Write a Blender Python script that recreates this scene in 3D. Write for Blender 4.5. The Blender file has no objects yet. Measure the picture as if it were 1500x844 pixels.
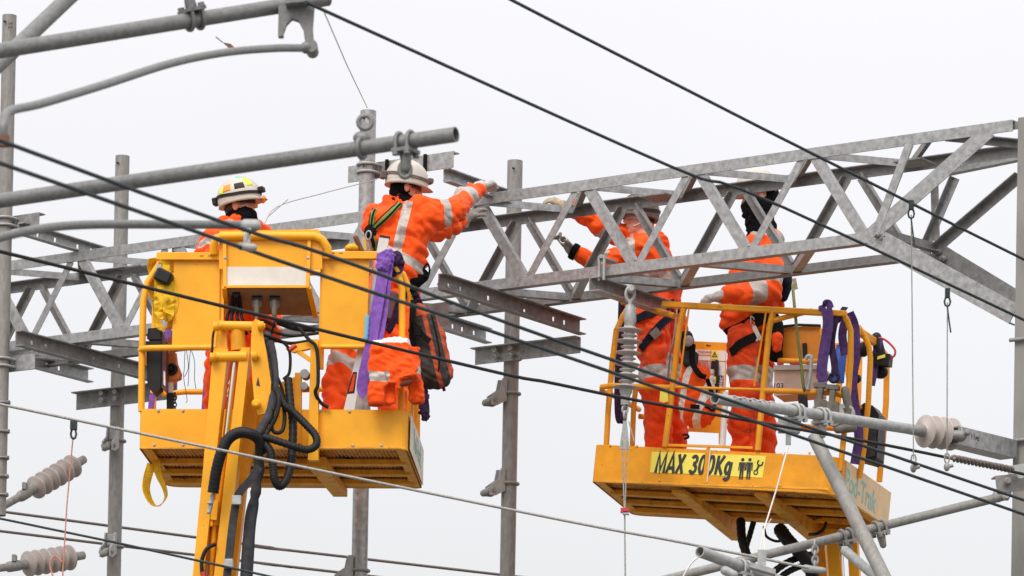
import bpy, bmesh, math, random
from mathutils import Vector as V, Matrix as M, noise as mnoise
random.seed(7)
sc = bpy.context.scene
COL = sc.collection
R = math.radians
CAMZ = 1.7
FPX, PITCH, ROLL, SY = 6500.0, 0.0268762, 0.0183919, 1200.0
# ------------------------------------------------------------------ camera
_cp, _sp, _cr, _sr = math.cos(PITCH), math.sin(PITCH), math.cos(ROLL), math.sin(ROLL)
CX = V((_cr, -_sp*_sr, _cp*_sr)); CY = V((-_sr, -_sp*_cr, _cp*_cr)); CZ = V((0, _cp, _sp))
CAM = V((0, 0, CAMZ))
cd = bpy.data.cameras.new('camera'); co = bpy.data.objects.new('camera', cd); COL.objects.link(co)
m = M.Identity(4)
for i in range(3):
    m[i][0], m[i][1], m[i][2] = CX[i], CY[i], -CZ[i]
m.translation = CAM
co.matrix_world = m
cd.sensor_fit = 'HORIZONTAL'; cd.sensor_width = 36; cd.lens = FPX*36/1500; cd.shift_y = SY/1500
cd.clip_start = 0.5; cd.clip_end = 5000
cd.dof.use_dof = True; cd.dof.focus_distance = 29.8; cd.dof.aperture_fstop = 6.3
sc.camera = co
# ------------------------------------------------------------------ sky, sun, exposure
SUN_EL, SUN_AZ = R(48), R(205)          # azimuth clockwise from +Y: behind the camera, to the left
wd = bpy.data.worlds.new('World'); sc.world = wd; wd.use_nodes = True
nt = wd.node_tree; nt.nodes.clear(); L = nt.links.new
out = nt.nodes.new('ShaderNodeOutputWorld')
sky = nt.nodes.new('ShaderNodeTexSky'); sky.sky_type = 'NISHITA'; sky.sun_disc = False
sky.sun_elevation = SUN_EL; sky.sun_rotation = SUN_AZ; sky.dust_density = 4; sky.air_density = 1.0
b1 = nt.nodes.new('ShaderNodeBackground'); b1.inputs[1].default_value = 0.05; L(sky.outputs[0], b1.inputs[0])
tc = nt.nodes.new('ShaderNodeTexCoord'); sp = nt.nodes.new('ShaderNodeSeparateXYZ'); L(tc.outputs['Generated'], sp.inputs[0])
mr = nt.nodes.new('ShaderNodeMapRange'); L(sp.outputs['Z'], mr.inputs[0])      # overcast luminance grows towards the zenith
mr.inputs[1].default_value = 0; mr.inputs[2].default_value = 1; mr.inputs[3].default_value = 0.545; mr.inputs[4].default_value = 1.72
ns = nt.nodes.new('ShaderNodeTexNoise'); L(tc.outputs['Generated'], ns.inputs['Vector']); ns.inputs['Scale'].default_value = 9; ns.inputs['Detail'].default_value = 3
nr = nt.nodes.new('ShaderNodeMapRange'); L(ns.outputs[0], nr.inputs[0]); nr.inputs[1].default_value = .3; nr.inputs[2].default_value = .7
nr.inputs[3].default_value = .985; nr.inputs[4].default_value = 1.02
mu = nt.nodes.new('ShaderNodeMath'); mu.operation = 'MULTIPLY'; L(mr.outputs[0], mu.inputs[0]); L(nr.outputs[0], mu.inputs[1])
xr = nt.nodes.new('ShaderNodeMapRange'); L(sp.outputs['X'], xr.inputs[0]); xr.inputs[1].default_value = -.3; xr.inputs[2].default_value = .3; xr.inputs[3].default_value = .99; xr.inputs[4].default_value = 1.035
mu2 = nt.nodes.new('ShaderNodeMath'); mu2.operation = 'MULTIPLY'; L(mu.outputs[0], mu2.inputs[0]); L(xr.outputs[0], mu2.inputs[1])   # cloud a little thinner to the right
b2 = nt.nodes.new('ShaderNodeBackground'); b2.inputs[0].default_value = (1.0, .95, .92, 1); L(mu2.outputs[0], b2.inputs[1])
ad = nt.nodes.new('ShaderNodeAddShader'); L(b1.outputs[0], ad.inputs[0]); L(b2.outputs[0], ad.inputs[1]); L(ad.outputs[0], out.inputs[0])
sl = bpy.data.lights.new('sun', 'SUN'); sl.energy = 1.5; sl.angle = R(25); sl.color = (1, .97, .93)
so = bpy.data.objects.new('sun', sl); COL.objects.link(so)
sd = V((math.sin(SUN_AZ)*math.cos(SUN_EL), math.cos(SUN_AZ)*math.cos(SUN_EL), math.sin(SUN_EL)))
so.rotation_euler = sd.to_track_quat('Z', 'Y').to_euler(); so.location = (0, 0, 60)
vs = sc.view_settings; vs.view_transform = 'Standard'; vs.look = 'None'; vs.exposure = 0; vs.gamma = 1
try: vs.use_curve_mapping = False
except Exception: pass

# ------------------------------------------------------------------ helpers
def ray(px, py):
    return CX*((px-750)/FPX) + CY*(-(py-422-SY)/FPX) + CZ
def W(px, py, Y):                       # point seen at (px, py), Y metres in front of the camera
    d = ray(px, py); return CAM + d*(Y/d.y)
def onplane(px, py, O, n):
    d = ray(px, py); return CAM + d*((O-CAM).dot(n)/d.dot(n))
def cr(pts, k=6):                       # Catmull-Rom through points
    P = [V(p) for p in pts]; P = [P[0]*2-P[1]] + P + [P[-1]*2-P[-2]]; o = []
    for i in range(1, len(P)-2):
        for j in range(k):
            t = j/k; a, b, c, d = P[i-1:i+3]
            o.append(.5*((2*b)+(c-a)*t+(2*a-5*b+4*c-d)*t*t+(3*b-a-3*c+d)*t**3))
    o.append(P[-2]); return o
def perp(d):
    d = d.normalized(); a = V((0, 0, 1)) if abs(d.z) < .9 else V((1, 0, 0))
    x = d.cross(a).normalized(); return x, d.cross(x).normalized()
class MB:
    def __init__(s): s.v = []; s.f = []; s.m = []; s.s = []
    def add(s, vs_, fs, m=0, smooth=False):
        b = len(s.v); s.v += [V(p) for p in vs_]
        for f in fs: s.f.append([b+i for i in f]); s.m.append(m); s.s.append(smooth)
        return s
    def box(s, c, ax, ay, az, m=0):     # centre and three half-extent vectors
        c, ax, ay, az = V(c), V(ax), V(ay), V(az)
        p = [c+ax*i+ay*j+az*k for k in (-1, 1) for j in (-1, 1) for i in (-1, 1)]
        return s.add(p, [(0,2,3,1),(4,5,7,6),(0,1,5,4),(2,6,7,3),(0,4,6,2),(1,3,7,5)], m)
    def obox(s, o, ex, ey, ez, m=0):    # corner and three edges
        o, ex, ey, ez = V(o), V(ex), V(ey), V(ez); return s.box(o+(ex+ey+ez)/2, ex/2, ey/2, ez/2, m)
    def bar(s, p0, p1, wdir, w, t, m=0):  # flat bar of width w along wdir and thickness t
        p0, p1 = V(p0), V(p1); d = p1-p0; x = V(wdir); x = (x-d.normalized()*x.dot(d.normalized())).normalized(); y = d.normalized().cross(x)
        return s.box((p0+p1)/2, d/2, x*w/2, y*t/2, m)
    def angle(s, p0, p1, a, b, wa, wb, t, m=0):  # L section, heel on the line p0-p1
        p0, p1 = V(p0), V(p1); d = (p1-p0).normalized()
        a = V(a); a = (a-d*a.dot(d)).normalized(); b = V(b); b = b-d*b.dot(d); b = (b-a*b.dot(a)).normalized()
        prof = [(0,0),(wa,0),(wa,t),(t,t),(t,wb),(0,wb)]
        vs_ = [p+a*x+b*y for p in (p0, p1) for x, y in prof]
        fs = [(i, (i+1)%6, 6+(i+1)%6, 6+i) for i in range(6)] + [(3,2,1,0),(5,4,3,0),(6,7,8,9),(6,9,10,11)]
        return s.add(vs_, fs, m)
    def channel(s, p0, p1, web, fl, h, w, t, m=0):  # U section: web along 'web' (height h), flanges along 'fl'
        p0, p1 = V(p0), V(p1); d = (p1-p0).normalized(); a = V(web); a = (a-d*a.dot(d)).normalized()
        b = V(fl); b = b-d*b.dot(d); b = (b-a*b.dot(a)).normalized()
        s.obox(p0, p1-p0, a*h, b*t, m); s.obox(p0+b*(t+.0004), p1-p0, a*t, b*(w-t), m); s.obox(p0+b*(t+.0004)+a*(h-t), p1-p0, a*t, b*(w-t), m); return s
    def tube(s, pts, r, n=10, m=0, caps=True, closed=False, hollow=0, sq=None):
        P = [V(p) for p in pts]; N = len(P); rs = r if isinstance(r, (list, tuple)) else [r]*N
        T = []
        for i in range(N):
            a = P[(i-1) % N] if (closed or i) else P[i]; b = P[(i+1) % N] if (closed or i < N-1) else P[i]
            T.append((b-a).normalized())
        x, y = perp(T[0]); fr = []
        for i in range(N):
            x = x-T[i]*x.dot(T[i])
            if x.length < 1e-6: x = perp(T[i])[0]
            x.normalize(); fr.append((x.copy(), T[i].cross(x)))
        vs_ = []
        for i in range(N):
            a, b = fr[i]
            for k in range(n):
                q = 2*math.pi*k/n; vs_.append(P[i]+(a*math.cos(q)+b*math.sin(q))*rs[i])
        fs = []
        for i in range(N if closed else N-1):
            j = (i+1) % N
            for k in range(n): fs.append((i*n+k, i*n+(k+1) % n, j*n+(k+1) % n, j*n+k))
        s.add(vs_, fs, m, True)
        if not closed and caps:
            for i, rev in ((0, True), (N-1, False)):
                ring = [vs_[i*n+k] for k in range(n)]
                if hollow:
                    c = P[i]; inn = [c+(p-c)*hollow for p in ring]; dd = T[i]*(rs[i]*3*(1 if rev else -1)); deep = [p+dd for p in inn]
                    f = [(k, (k+1) % n, n+(k+1) % n, n+k) for k in range(n)]+[(n+k, n+(k+1) % n, 2*n+(k+1) % n, 2*n+k) for k in range(n)]+[tuple(range(2*n, 3*n))]
                    s.add(ring+inn+deep, f if not rev else [tuple(reversed(q)) for q in f], m)
                else:
                    s.add(ring, [tuple(range(n))[::-1] if rev else tuple(range(n))], m)
        return s
    def rod(s, p0, p1, r, n=12, m=0, hollow=0): return s.tube([p0, p1], r, n, m, True, False, hollow)
    def lathe(s, p0, ax, prof, n=20, m=0):  # prof: (distance along axis, radius)
        ax = V(ax).normalized(); x, y = perp(ax); p0 = V(p0); vs_ = []
        for t, r in prof:
            for k in range(n):
                q = 2*math.pi*k/n; vs_.append(p0+ax*t+(x*math.cos(q)+y*math.sin(q))*max(r, 1e-4))
        N = len(prof)
        fs = [(i*n+k, i*n+(k+1) % n, (i+1)*n+(k+1) % n, (i+1)*n+k) for i in range(N-1) for k in range(n)]
        s.add(vs_, fs, m, True)
        s.add([vs_[k] for k in range(n)], [tuple(range(n))[::-1]], m); s.add([vs_[(N-1)*n+k] for k in range(n)], [tuple(range(n))], m); return s
    def prism(s, poly, o, ex, ey, ez, m=0, smooth=False):
        o, ex, ey, ez = V(o), V(ex), V(ey), V(ez); n = len(poly)
        a = [o+ex*x+ey*y for x, y in poly]; b = [p+ez for p in a]
        s.add(a+b, [(i, (i+1) % n, n+(i+1) % n, n+i) for i in range(n)], m, smooth)
        s.add(a, [tuple(range(n))[::-1]], m); s.add(b, [tuple(range(n))], m); return s
    def ribbon(s, pts, wd_, w, t=.004, m=0, smooth=True):  # webbing: width vector per point or one
        P = [V(p) for p in pts]; N = len(P); vs_ = []
        for i in range(N):
            T_ = (P[min(i+1, N-1)]-P[max(i-1, 0)]).normalized()
            x = V(wd_[i] if isinstance(wd_, list) else wd_); x = (x-T_*x.dot(T_)).normalized(); y = T_.cross(x)
            ww = w[i] if isinstance(w, (list, tuple)) else w
            vs_ += [P[i]-x*ww/2-y*t/2, P[i]+x*ww/2-y*t/2, P[i]+x*ww/2+y*t/2, P[i]-x*ww/2+y*t/2]
        fs = [(i*4+k, i*4+(k+1) % 4, i*4+4+(k+1) % 4, i*4+4+k) for i in range(N-1) for k in range(4)]+[(3,2,1,0), tuple((N-1)*4+k for k in range(4))]
        return s.add(vs_, fs, m, False)
    def ell(s, c, ax, ay, az, n=12, m=0):
        c, ax, ay, az = V(c), V(ax), V(ay), V(az); vs_ = []
        for i in range(1, n):
            t = math.pi*i/n
            for k in range(2*n):
                q = math.pi*k/n; vs_.append(c+az*math.cos(t)+(ax*math.cos(q)+ay*math.sin(q))*math.sin(t))
        K = 2*n; fs = [(i*K+(k+1) % K, i*K+k, (i+1)*K+k, (i+1)*K+(k+1) % K) for i in range(n-2) for k in range(K)]
        vs_ += [c+az, c-az]; a, b = len(vs_)-2, len(vs_)-1
        fs += [(a, k, (k+1) % K) for k in range(K)]+[((n-2)*K+(k+1) % K, (n-2)*K+k, b) for k in range(K)]
        return s.add(vs_, fs, m, True)
    def cap(s, p0, r0, p1, r1, n=12, m=0):  # tapered capsule
        p0, p1 = V(p0), V(p1); d = p1-p0; ln = d.length
        if ln < 1e-6: return s.ell(p0, (r0,0,0), (0,r0,0), (0,0,r0), n//2+2, m)
        pr = [(-r0*math.cos(a), r0*math.sin(a)) for a in (.02, .4, .8, 1.2)]+[(0, r0), (ln, r1)]+[(ln+r1*math.cos(a), r1*math.sin(a)) for a in (1.2, .8, .4, .02)]
        return s.lathe(p0, d, pr, n, m)
INV = {}
def meshof(name, mb, mats, inv, bevel=0):
    me = bpy.data.meshes.new(name); me.from_pydata([inv @ p for p in mb.v], [], mb.f)
    for mm in (mats if isinstance(mats, (list, tuple)) else [mats]): me.materials.append(mm)
    me.polygons.foreach_set('material_index', mb.m); me.polygons.foreach_set('use_smooth', mb.s); me.update()
    bm = bmesh.new(); bm.from_mesh(me)
    if bevel:
        ed = [e for e in bm.edges if len(e.link_faces) == 2 and e.calc_face_angle(0) > .6]
        bmesh.ops.bevel(bm, geom=ed, offset=bevel, segments=1, affect='EDGES', clamp_overlap=True)
    bmesh.ops.recalc_face_normals(bm, faces=bm.faces)
    bm.to_mesh(me); bm.free(); return me
def tag(o, label=None, cat=None, group=None, kind='thing'):
    for k, v in (('label', label), ('category', cat), ('group', group), ('kind', kind)):
        if v: o[k] = v
def thing(name, label, cat, loc, group=None, rot=None):
    o = bpy.data.objects.new(name, None); COL.objects.link(o); o.empty_display_size = .2
    mw = M.Translation(V(loc)) @ (rot.to_4x4() if rot else M.Identity(4)); o.matrix_world = mw
    INV[o] = mw.inverted(); tag(o, label, cat, group); return o
def part(name, mb, mats, parent, bevel=0, label=None):
    o = bpy.data.objects.new(name, meshof(name, mb, mats, INV[parent], bevel)); COL.objects.link(o)
    o.parent = parent; INV[o] = INV[parent]
    if label: o['label'] = label
    return o
def solo(name, mb, mats, label, cat, loc=None, group=None, bevel=0):
    loc = V(loc) if loc is not None else mb.v[0].copy()
    mw = M.Translation(loc); o = bpy.data.objects.new(name, meshof(name, mb, mats, mw.inverted(), bevel)); COL.objects.link(o)
    o.location = loc; INV[o] = mw.inverted(); tag(o, label, cat, group); return o
def copy_tree(o, parent=None):
    c = o.copy(); COL.objects.link(c)
    if parent: c.parent = parent
    for ch in o.children: copy_tree(ch, c)
    return c
def struct(name, mb, mat, kind='structure'):
    o = bpy.data.objects.new(name, meshof(name, mb, mat, M.Identity(4))); COL.objects.link(o); o['kind'] = kind; return o

# ------------------------------------------------------------------ materials
def mat(name, c, rough=.6, metal=0., var=.12, scale=14., det=4., bump=0., spots=None, spot_lo=.62, spot_scale=8., stretch=None, sheen=0, bscale=None, spec=.5, trans=0):
    mt = bpy.data.materials.new(name); mt.use_nodes = True; t = mt.node_tree; l = t.links.new
    bs = t.nodes['Principled BSDF']; bs.inputs['Roughness'].default_value = rough; bs.inputs['Metallic'].default_value = metal
    bs.inputs['Specular IOR Level'].default_value = spec
    if sheen: bs.inputs['Sheen Weight'].default_value = sheen
    tcn = t.nodes.new('ShaderNodeTexCoord'); src = tcn.outputs['Object']
    if stretch:
        mp = t.nodes.new('ShaderNodeMapping'); mp.inputs['Scale'].default_value = stretch; l(src, mp.inputs[0]); src = mp.outputs[0]
    n = t.nodes.new('ShaderNodeTexNoise'); n.inputs['Scale'].default_value = scale; n.inputs['Detail'].default_value = det; l(src, n.inputs['Vector'])
    rp = t.nodes.new('ShaderNodeValToRGB'); l(n.outputs[0], rp.inputs[0])
    rp.color_ramp.elements[0].position = .3; rp.color_ramp.elements[1].position = .7
    rp.color_ramp.elements[0].color = [min(1, x*(1-var)) for x in c]+[1]; rp.color_ramp.elements[1].color = [min(1, x*(1+var)) for x in c]+[1]
    col = rp.outputs[0]
    if spots:
        n2 = t.nodes.new('ShaderNodeTexNoise'); n2.inputs['Scale'].default_value = spot_scale; n2.inputs['Detail'].default_value = 8; n2.inputs['Roughness'].default_value = .7; l(src, n2.inputs['Vector'])
        m2 = t.nodes.new('ShaderNodeMapRange'); m2.inputs[1].default_value = spot_lo; m2.inputs[2].default_value = spot_lo+.06; l(n2.outputs[0], m2.inputs[0])
        mx = t.nodes.new('ShaderNodeMix'); mx.data_type = 'RGBA'; l(m2.outputs[0], mx.inputs[0]); l(col, mx.inputs[6]); mx.inputs[7].default_value = list(spots)+[1]; col = mx.outputs[2]
    l(col, bs.inputs['Base Color'])
    rr = t.nodes.new('ShaderNodeMapRange'); rr.inputs[3].default_value = max(0, rough-.1); rr.inputs[4].default_value = min(1, rough+.1); l(n.outputs[0], rr.inputs[0]); l(rr.outputs[0], bs.inputs['Roughness'])
    if bump:
        n3 = t.nodes.new('ShaderNodeTexNoise'); n3.inputs['Scale'].default_value = bscale or scale*3; n3.inputs['Detail'].default_value = 5; l(src, n3.inputs['Vector'])
        bp = t.nodes.new('ShaderNodeBump'); bp.inputs['Strength'].default_value = bump; bp.inputs['Distance'].default_value = .01; l(n3.outputs[0], bp.inputs['Height']); l(bp.outputs[0], bs.inputs['Normal'])
    return mt
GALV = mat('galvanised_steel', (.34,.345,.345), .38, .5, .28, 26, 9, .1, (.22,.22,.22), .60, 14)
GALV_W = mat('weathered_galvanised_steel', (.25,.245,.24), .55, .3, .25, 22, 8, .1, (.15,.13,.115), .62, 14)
GALV_D = mat('dull_zinc_tube', (.255,.25,.235), .6, .2, .2, 40, 6, .12, (.17,.165,.155), .62, 20, stretch=(1,1,.35))
TUBE_FG = mat('cool_grey_zinc_tube', (.195,.20,.198), .5, .3, .2, 40, 6, .12, (.13,.13,.125), .62, 20)
MASTM = mat('flat_grey_mast_zinc', (.25,.245,.23), .6, .15, .14, 7, 8, .06, (.19,.185,.175), .58, 6, stretch=(1,1,.3))
GALV_P = mat('pale_cast_zinc', (.37,.38,.375), .55, .25, .2, 25, 5, .1)
CABLE = mat('weathered_copper_cable', (.030,.041,.045), .6, .0, .45, 60, 4, spec=.25)
CABLE_B = mat('black_cable', (.022,.020,.020), .65, .0, .3, 60, 4, spec=.25)
CABLE_L = mat('bright_stranded_steel', (.38,.37,.35), .5, .5, .3, 120, 3)
CABLE_BR = mat('brown_weathered_cable', (.10,.075,.07), .6, .2, .3, 50, 4)
PORC = mat('grey_glazed_polymer', (.42,.375,.35), .4, 0, .1, 8, 4)
PORC_L = mat('pale_grey_shed_polymer', (.42,.40,.385), .4, 0, .1, 8, 4)
YEL = mat('yellow_machine_paint', (.87,.395,.010), .42, 0, .09, 5, 7, .03, (.24,.09,.02), .665, 26, spec=.4)
YEL_D = mat('worn_yellow_paint', (.78,.325,.011), .48, 0, .15, 7, 8, .06, (.18,.075,.022), .64, 17, spec=.35)
YEL_U = mat('rusty_underside_paint', (.80,.36,.018), .6, 0, .25, 9, 8, .15, (.16,.06,.02), .60, 12)
GRATE = mat('dirty_floor_mesh', (.62,.28,.045), .7, 0, .4, 22, 8, .3, (.10,.045,.02), .58, 12)
CREAM = mat('peeling_cream_panel', (.66,.59,.50), .55, 0, .14, 7, 8, .05, (.50,.25,.04), .58, 9)
CREAM2 = mat('faded_peach_panel', (.74,.50,.26), .5, 0, .10, 7, 8, .05, (.56,.27,.05), .64, 9)
WHITEP = mat('dirty_white_panel', (.66,.62,.56), .5, 0, .1, 9, 8, .03, (.25,.20,.15), .71, 26)
BROWN = mat('stained_brown_plate', (.25,.15,.085), .55, 0, .2, 12, 6, .05, (.11,.06,.03), .64, 20)
BLACK = mat('black_rubber', (.008,.008,.009), .55, 0, .3, 40, 4, .1, spec=.3)
BLACKP = mat('black_plastic', (.011,.011,.012), .5, 0, .2, 20, 4, .04, spec=.3)
MAROON = mat('dusty_maroon_plastic', (.085,.028,.030), .5, 0, .3, 14, 5)
GREYS = mat('grey_fabric_sleeve', (.050,.050,.056), .85, 0, .35, 20, 6, .4, bscale=25, spec=.2)
CHROME = mat('chrome_rod', (.75,.75,.74), .15, 1, .05)
ORANGE = mat('orange_hivis_cloth', (.90,.089,.006), .8, 0, .12, 9, 5, .5, (.56,.065,.012), .66, 9, sheen=.1, bscale=16, spec=.2)
ORANGE_D = mat('grubby_orange_hivis_cloth', (.78,.070,.010), .82, 0, .2, 10, 6, .5, (.30,.04,.015), .60, 9, sheen=.1, bscale=16, spec=.2)
REFL = mat('grey_reflective_tape', (.43,.39,.36), .5, .15, .12, 40, 4, .15)
REFL_W = mat('white_reflective_tape', (.78,.74,.70), .5, .05, .08, 40, 4)
PURPLE = mat('purple_webbing', (.22,.10,.42), .85, 0, .25, 30, 5, .3, (.11,.05,.20), .62, 12, spec=.2)
PURPLE_M = mat('grubby_purple_webbing', (.105,.055,.19), .85, 0, .3, 30, 5, .3, (.06,.035,.10), .6, 12, spec=.2)
PURPLE_D = mat('dark_purple_webbing', (.050,.026,.075), .85, 0, .35, 30, 5, .3, spec=.2)
YWEB = mat('yellow_webbing', (.72,.43,.012), .85, 0, .2, 25, 5, .3, (.35,.18,.02), .64, 12)
NAVY = mat('navy_webbing', (.007,.010,.022), .85, 0, .3, 30, 4, .2, spec=.15)
BLKWEB = mat('black_webbing', (.008,.0075,.008), .9, 0, .3, 30, 4, .2, spec=.15)
GREENW = mat('lime_striped_webbing', (.15,.28,.06), .8, 0, .2, 30)
GLOVE = mat('grey_work_glove', (.30,.28,.255), .85, 0, .25, 30, 5, .3, (.12,.11,.10), .6, 25)
GLOVE_T = mat('tan_work_glove', (.33,.27,.18), .85, 0, .3, 30, 5, .3, (.14,.12,.09), .58, 25)
SKIN = mat('weathered_skin', (.62,.30,.21), .5, 0, .1, 30, 4, .05)
HELM = mat('scuffed_white_helmet', (.52,.485,.43), .4, 0, .12, 10, 6, .02, (.28,.23,.17), .63, 18)
DARKC = mat('black_fleece', (.005,.005,.006), .95, 0, .3, 30, 5, .5, spec=.1)
HAIR = mat('short_dark_hair', (.05,.032,.022), .8, 0, .4, 90, 5, .4)
LENS = mat('smoked_lens', (.02,.02,.022), .12, 0, .1)
BAGGREY = mat('charcoal_bag_cloth', (.050,.044,.040), .85, 0, .3, 20, 5, .3, spec=.2)
BAGOR = mat('faded_orange_bag_cloth', (.44,.065,.018), .85, 0, .2, 14, 5, .3)
SIGNY = mat('lemon_sign_vinyl', (.86,.74,.10), .45, 0, .06, 10, 6, 0, (.55,.42,.08), .72, 20)
INK = mat('black_ink', (.03,.03,.03), .6)
INK_R = mat('red_ink', (.45,.03,.03), .6)
TEAL = mat('faded_teal_lettering', (.22,.47,.44), .6, 0, .2, 20)
LABELW = mat('white_label', (.74,.72,.70), .5, 0, .06)
BEIGE = mat('dusty_pink_beige_case', (.50,.37,.30), .6, 0, .1, 8, 5, .04)
REDM = mat('red_hook_paint', (.50,.035,.045), .5, 0, .2, 20)
BLUE = mat('blue_plastic', (.02,.09,.45), .5, 0, .2, 20)
WOOD = mat('brown_handle_wood', (.17,.065,.025), .6, 0, .3, 20)
ORMET = mat('rusty_orange_hoist', (.50,.17,.03), .55, .1, .3, 15, 6, .1, (.12,.06,.03), .58, 14)
GREENR = mat('olive_rope', (.16,.17,.04), .85, 0, .4, 90)
CORDW = mat('white_cord', (.66,.62,.57), .8, 0, .1)
CORDP = mat('pink_rope', (.50,.22,.15), .85, 0, .3, 90)
ALU = mat('brushed_aluminium', (.62,.60,.58), .35, .6, .1, 10)
ST_G = mat('green_sticker', (.05,.62,.25), .5); ST_Y = mat('lime_sticker', (.68,.85,.03), .5); ST_O = mat('orange_sticker', (.85,.28,.02), .5)
GROUND = mat('grey_ballast', (.13,.125,.115), .95, 0, .3, 3, 8, .3)

# ------------------------------------------------------------------ ground (below the frame)
struct('ground', MB().add([(-1500,-1500,0),(1500,-1500,0),(1500,3000,0),(-1500,3000,0)], [(0,1,2,3)]), GROUND)
PULLEY = mat('dirty_pulley_steel', (.16,.145,.12), .6, .2, .3, 20, 6, .1)
GRIPM = mat('dull_brown_grip_wire', (.17,.14,.125), .6, .3, .3, 60, 4)
# ------------------------------------------------------------------ lattice girder
TA = 0.598826; TB, TH, TWD = 0.907343, 0.614228, 0.646536
P0 = W(1013.91, 249.245, 30)
U = V((math.cos(TA), -math.sin(TA), 0)); VV = V((math.sin(TA), math.cos(TA), 0)); K = V((0, 0, 1))
def TW(x, y, z): return P0+U*x+VV*y+K*z
def TL(px, py, yl): return onplane(px, py, P0+VV*yl, VV)
def loc(p): p = V(p)-P0; return V((p.dot(U), p.dot(VV), p.z))
gird = thing('lattice_girder', 'long galvanised box lattice girder rising to the right between the two work platforms', 'girder', TW(-2*TB, 0, -TH), rot=M.Rotation(-TA, 3, 'Z'))
XL, XR = -7.9*TB, 2.70*TB
for yl, zt, z0 in ((0, 1, 0), (0, -1, -TH), (TWD, 1, 0), (TWD, -1, -TH)):
    mb = MB(); s = 1 if yl == 0 else -1
    x1 = XR if zt > 0 else (1.53 if yl == 0 else 1.66)*TB
    mb.angle(TW(XL, yl, z0+zt*.038), TW(x1, yl, z0+zt*.038), K*-zt, VV*s, .076, .07, .008)
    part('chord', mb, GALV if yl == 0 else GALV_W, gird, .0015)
E_ = .012
for n in range(-8, 3):
    for half in (0, 1):
        # the face towards the viewer and the far face
        for yl, s in ((0, 1), (TWD, -1)):
            xt, xb = n*TB, (n+.5)*TB
            if half == 0: a, b = (xt+.05, -.03), (xb-.03, -TH+.03)
            else: a, b = (xt+TB-.05, -.03), (xb+.03, -TH+.03)
            if max(a[0], b[0]) > 1.6*TB or min(a[0], b[0]) < XL: continue
            p0 = TW(a[0], yl+s*.010, a[1]); p1 = TW(b[0], yl+s*.010, b[1])
            d = (p1-p0).normalized(); side = VV.cross(d)
            if half: side = -side
            mb = MB(); w_ = .068 if half == 0 else .055
            mb.angle(p0-side*w_/2, p1-side*w_/2, side, VV*s, w_, .055, .006)
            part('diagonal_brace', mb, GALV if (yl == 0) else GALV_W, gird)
    if n < 3 and n*TB > XL:
        for dx in (-.5, .5):
            for z in (.028, -TH-.028):
                if (dx > 0 and z < 0 and n > 0) or (n == 2 and (z < 0 or dx > 0)): continue
                p0 = TW(n*TB+(.03 if dx > 0 else -.03), .06, z); p1 = TW((n+dx)*TB, TWD-.06, z)
                sd = (p1-p0).cross(K).normalized()
                mb = MB().angle(p0, p1, sd if dx < 0 else -sd, K*(-1 if z > 0 else 1), .06, .05, .006)
                part('cross_brace', mb, GALV if z < 0 or dx > 0 else GALV_W, gird)
# cranked right-hand end: knee members, end diagonal, link between the knees
kn, kf = TW(1.55*TB, 0, -TH), TL(1366, 372, TWD)
tn = TW(2.52*TB, 0, -.01)
def member(name, a, b, w, wl, t, m, s=1, lift=.003):
    d = b-a; sd = VV.cross(d).normalized()
    part(name, MB().angle(a-sd*w/2+VV*s*lift, b-sd*w/2+VV*s*lift, sd, VV*s, w, wl, t), m, gird)
member('end_diagonal', kn-U*.02, tn, .105, .06, .008, GALV, 1, -.004)
e_ = TL(1484, 462, 0); d = e_-kn; sd = VV.cross(d).normalized(); part('knee_brace', MB().angle(kn+sd*.06-VV*.002, e_+sd*.06-VV*.002, -sd, VV, .135, .08, .01), GALV, gird)
e_ = TL(1494, 450, TWD); d = e_-kf; sd = VV.cross(d).normalized(); part('knee_brace', MB().angle(kf+sd*.03, e_+sd*.03, -sd, -VV, .12, .08, .01), GALV_W, gird)
part('end_post', MB().bar(kn+U*.04+K*.03, TW(1.86*TB, 0, -.03), U, .06, .012), GALV, gird)
member('end_strut', TL(1368, 370, TWD), TL(1496, 260, TWD), .062, .06, .007, GALV_W, -1)
part('end_post', MB().bar(TL(1371, 352, TWD-.02), TL(1369, 272, TWD-.02), U, .055, .012), GALV_W, gird)
member('end_post', TL(1361, 360, TWD), TL(1403, 262, TWD), .055, .05, .006, GALV, -1, .02)
part('end_strut', MB().angle(TL(1392, 258, TWD), TL(1496, 237, TWD), K, -VV, .055, .06, .007), GALV, gird)
part('knee_link', MB().angle(kn+U*.05-K*.01, kf+U*.02+K*.0, U, K, .06, .07, .008), GALV_W, gird)
part('end_tie', MB().angle(TW(2.12*TB, .05, .02), TW(2.6*TB, TWD-.05, .02), U, -K, .06, .05, .006), GALV_W, gird)
def bolt(mb, p, ax, r=.017, l=.03, m=0):
    mb.lathe(V(p)-V(ax).normalized()*l*.3, ax, [(0, r), (l, r), (l, r*.6), (l*1.6, r*.6)], 6, m)
bm_ = MB()
for k_ in (kn, kf): bolt(bm_, k_+U*.06-VV*.02, -VV, .02)
bolt(bm_, kn+U*.08+VV*.02-K*.02, -VV, .02); bolt(bm_, kf+U*.1-VV*.03-K*.05, -VV, .022)
part('bolt', bm_, GALV_W, gird)
for x in (-5.85, -3.3, -.7, 1.52):           # gusset plates where members are bolted together
    part('gusset_plate', MB().obox(TW(x*TB, TWD*.5, -.046), U*.22, VV*.20, K*.008), GALV_W, gird)

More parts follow.
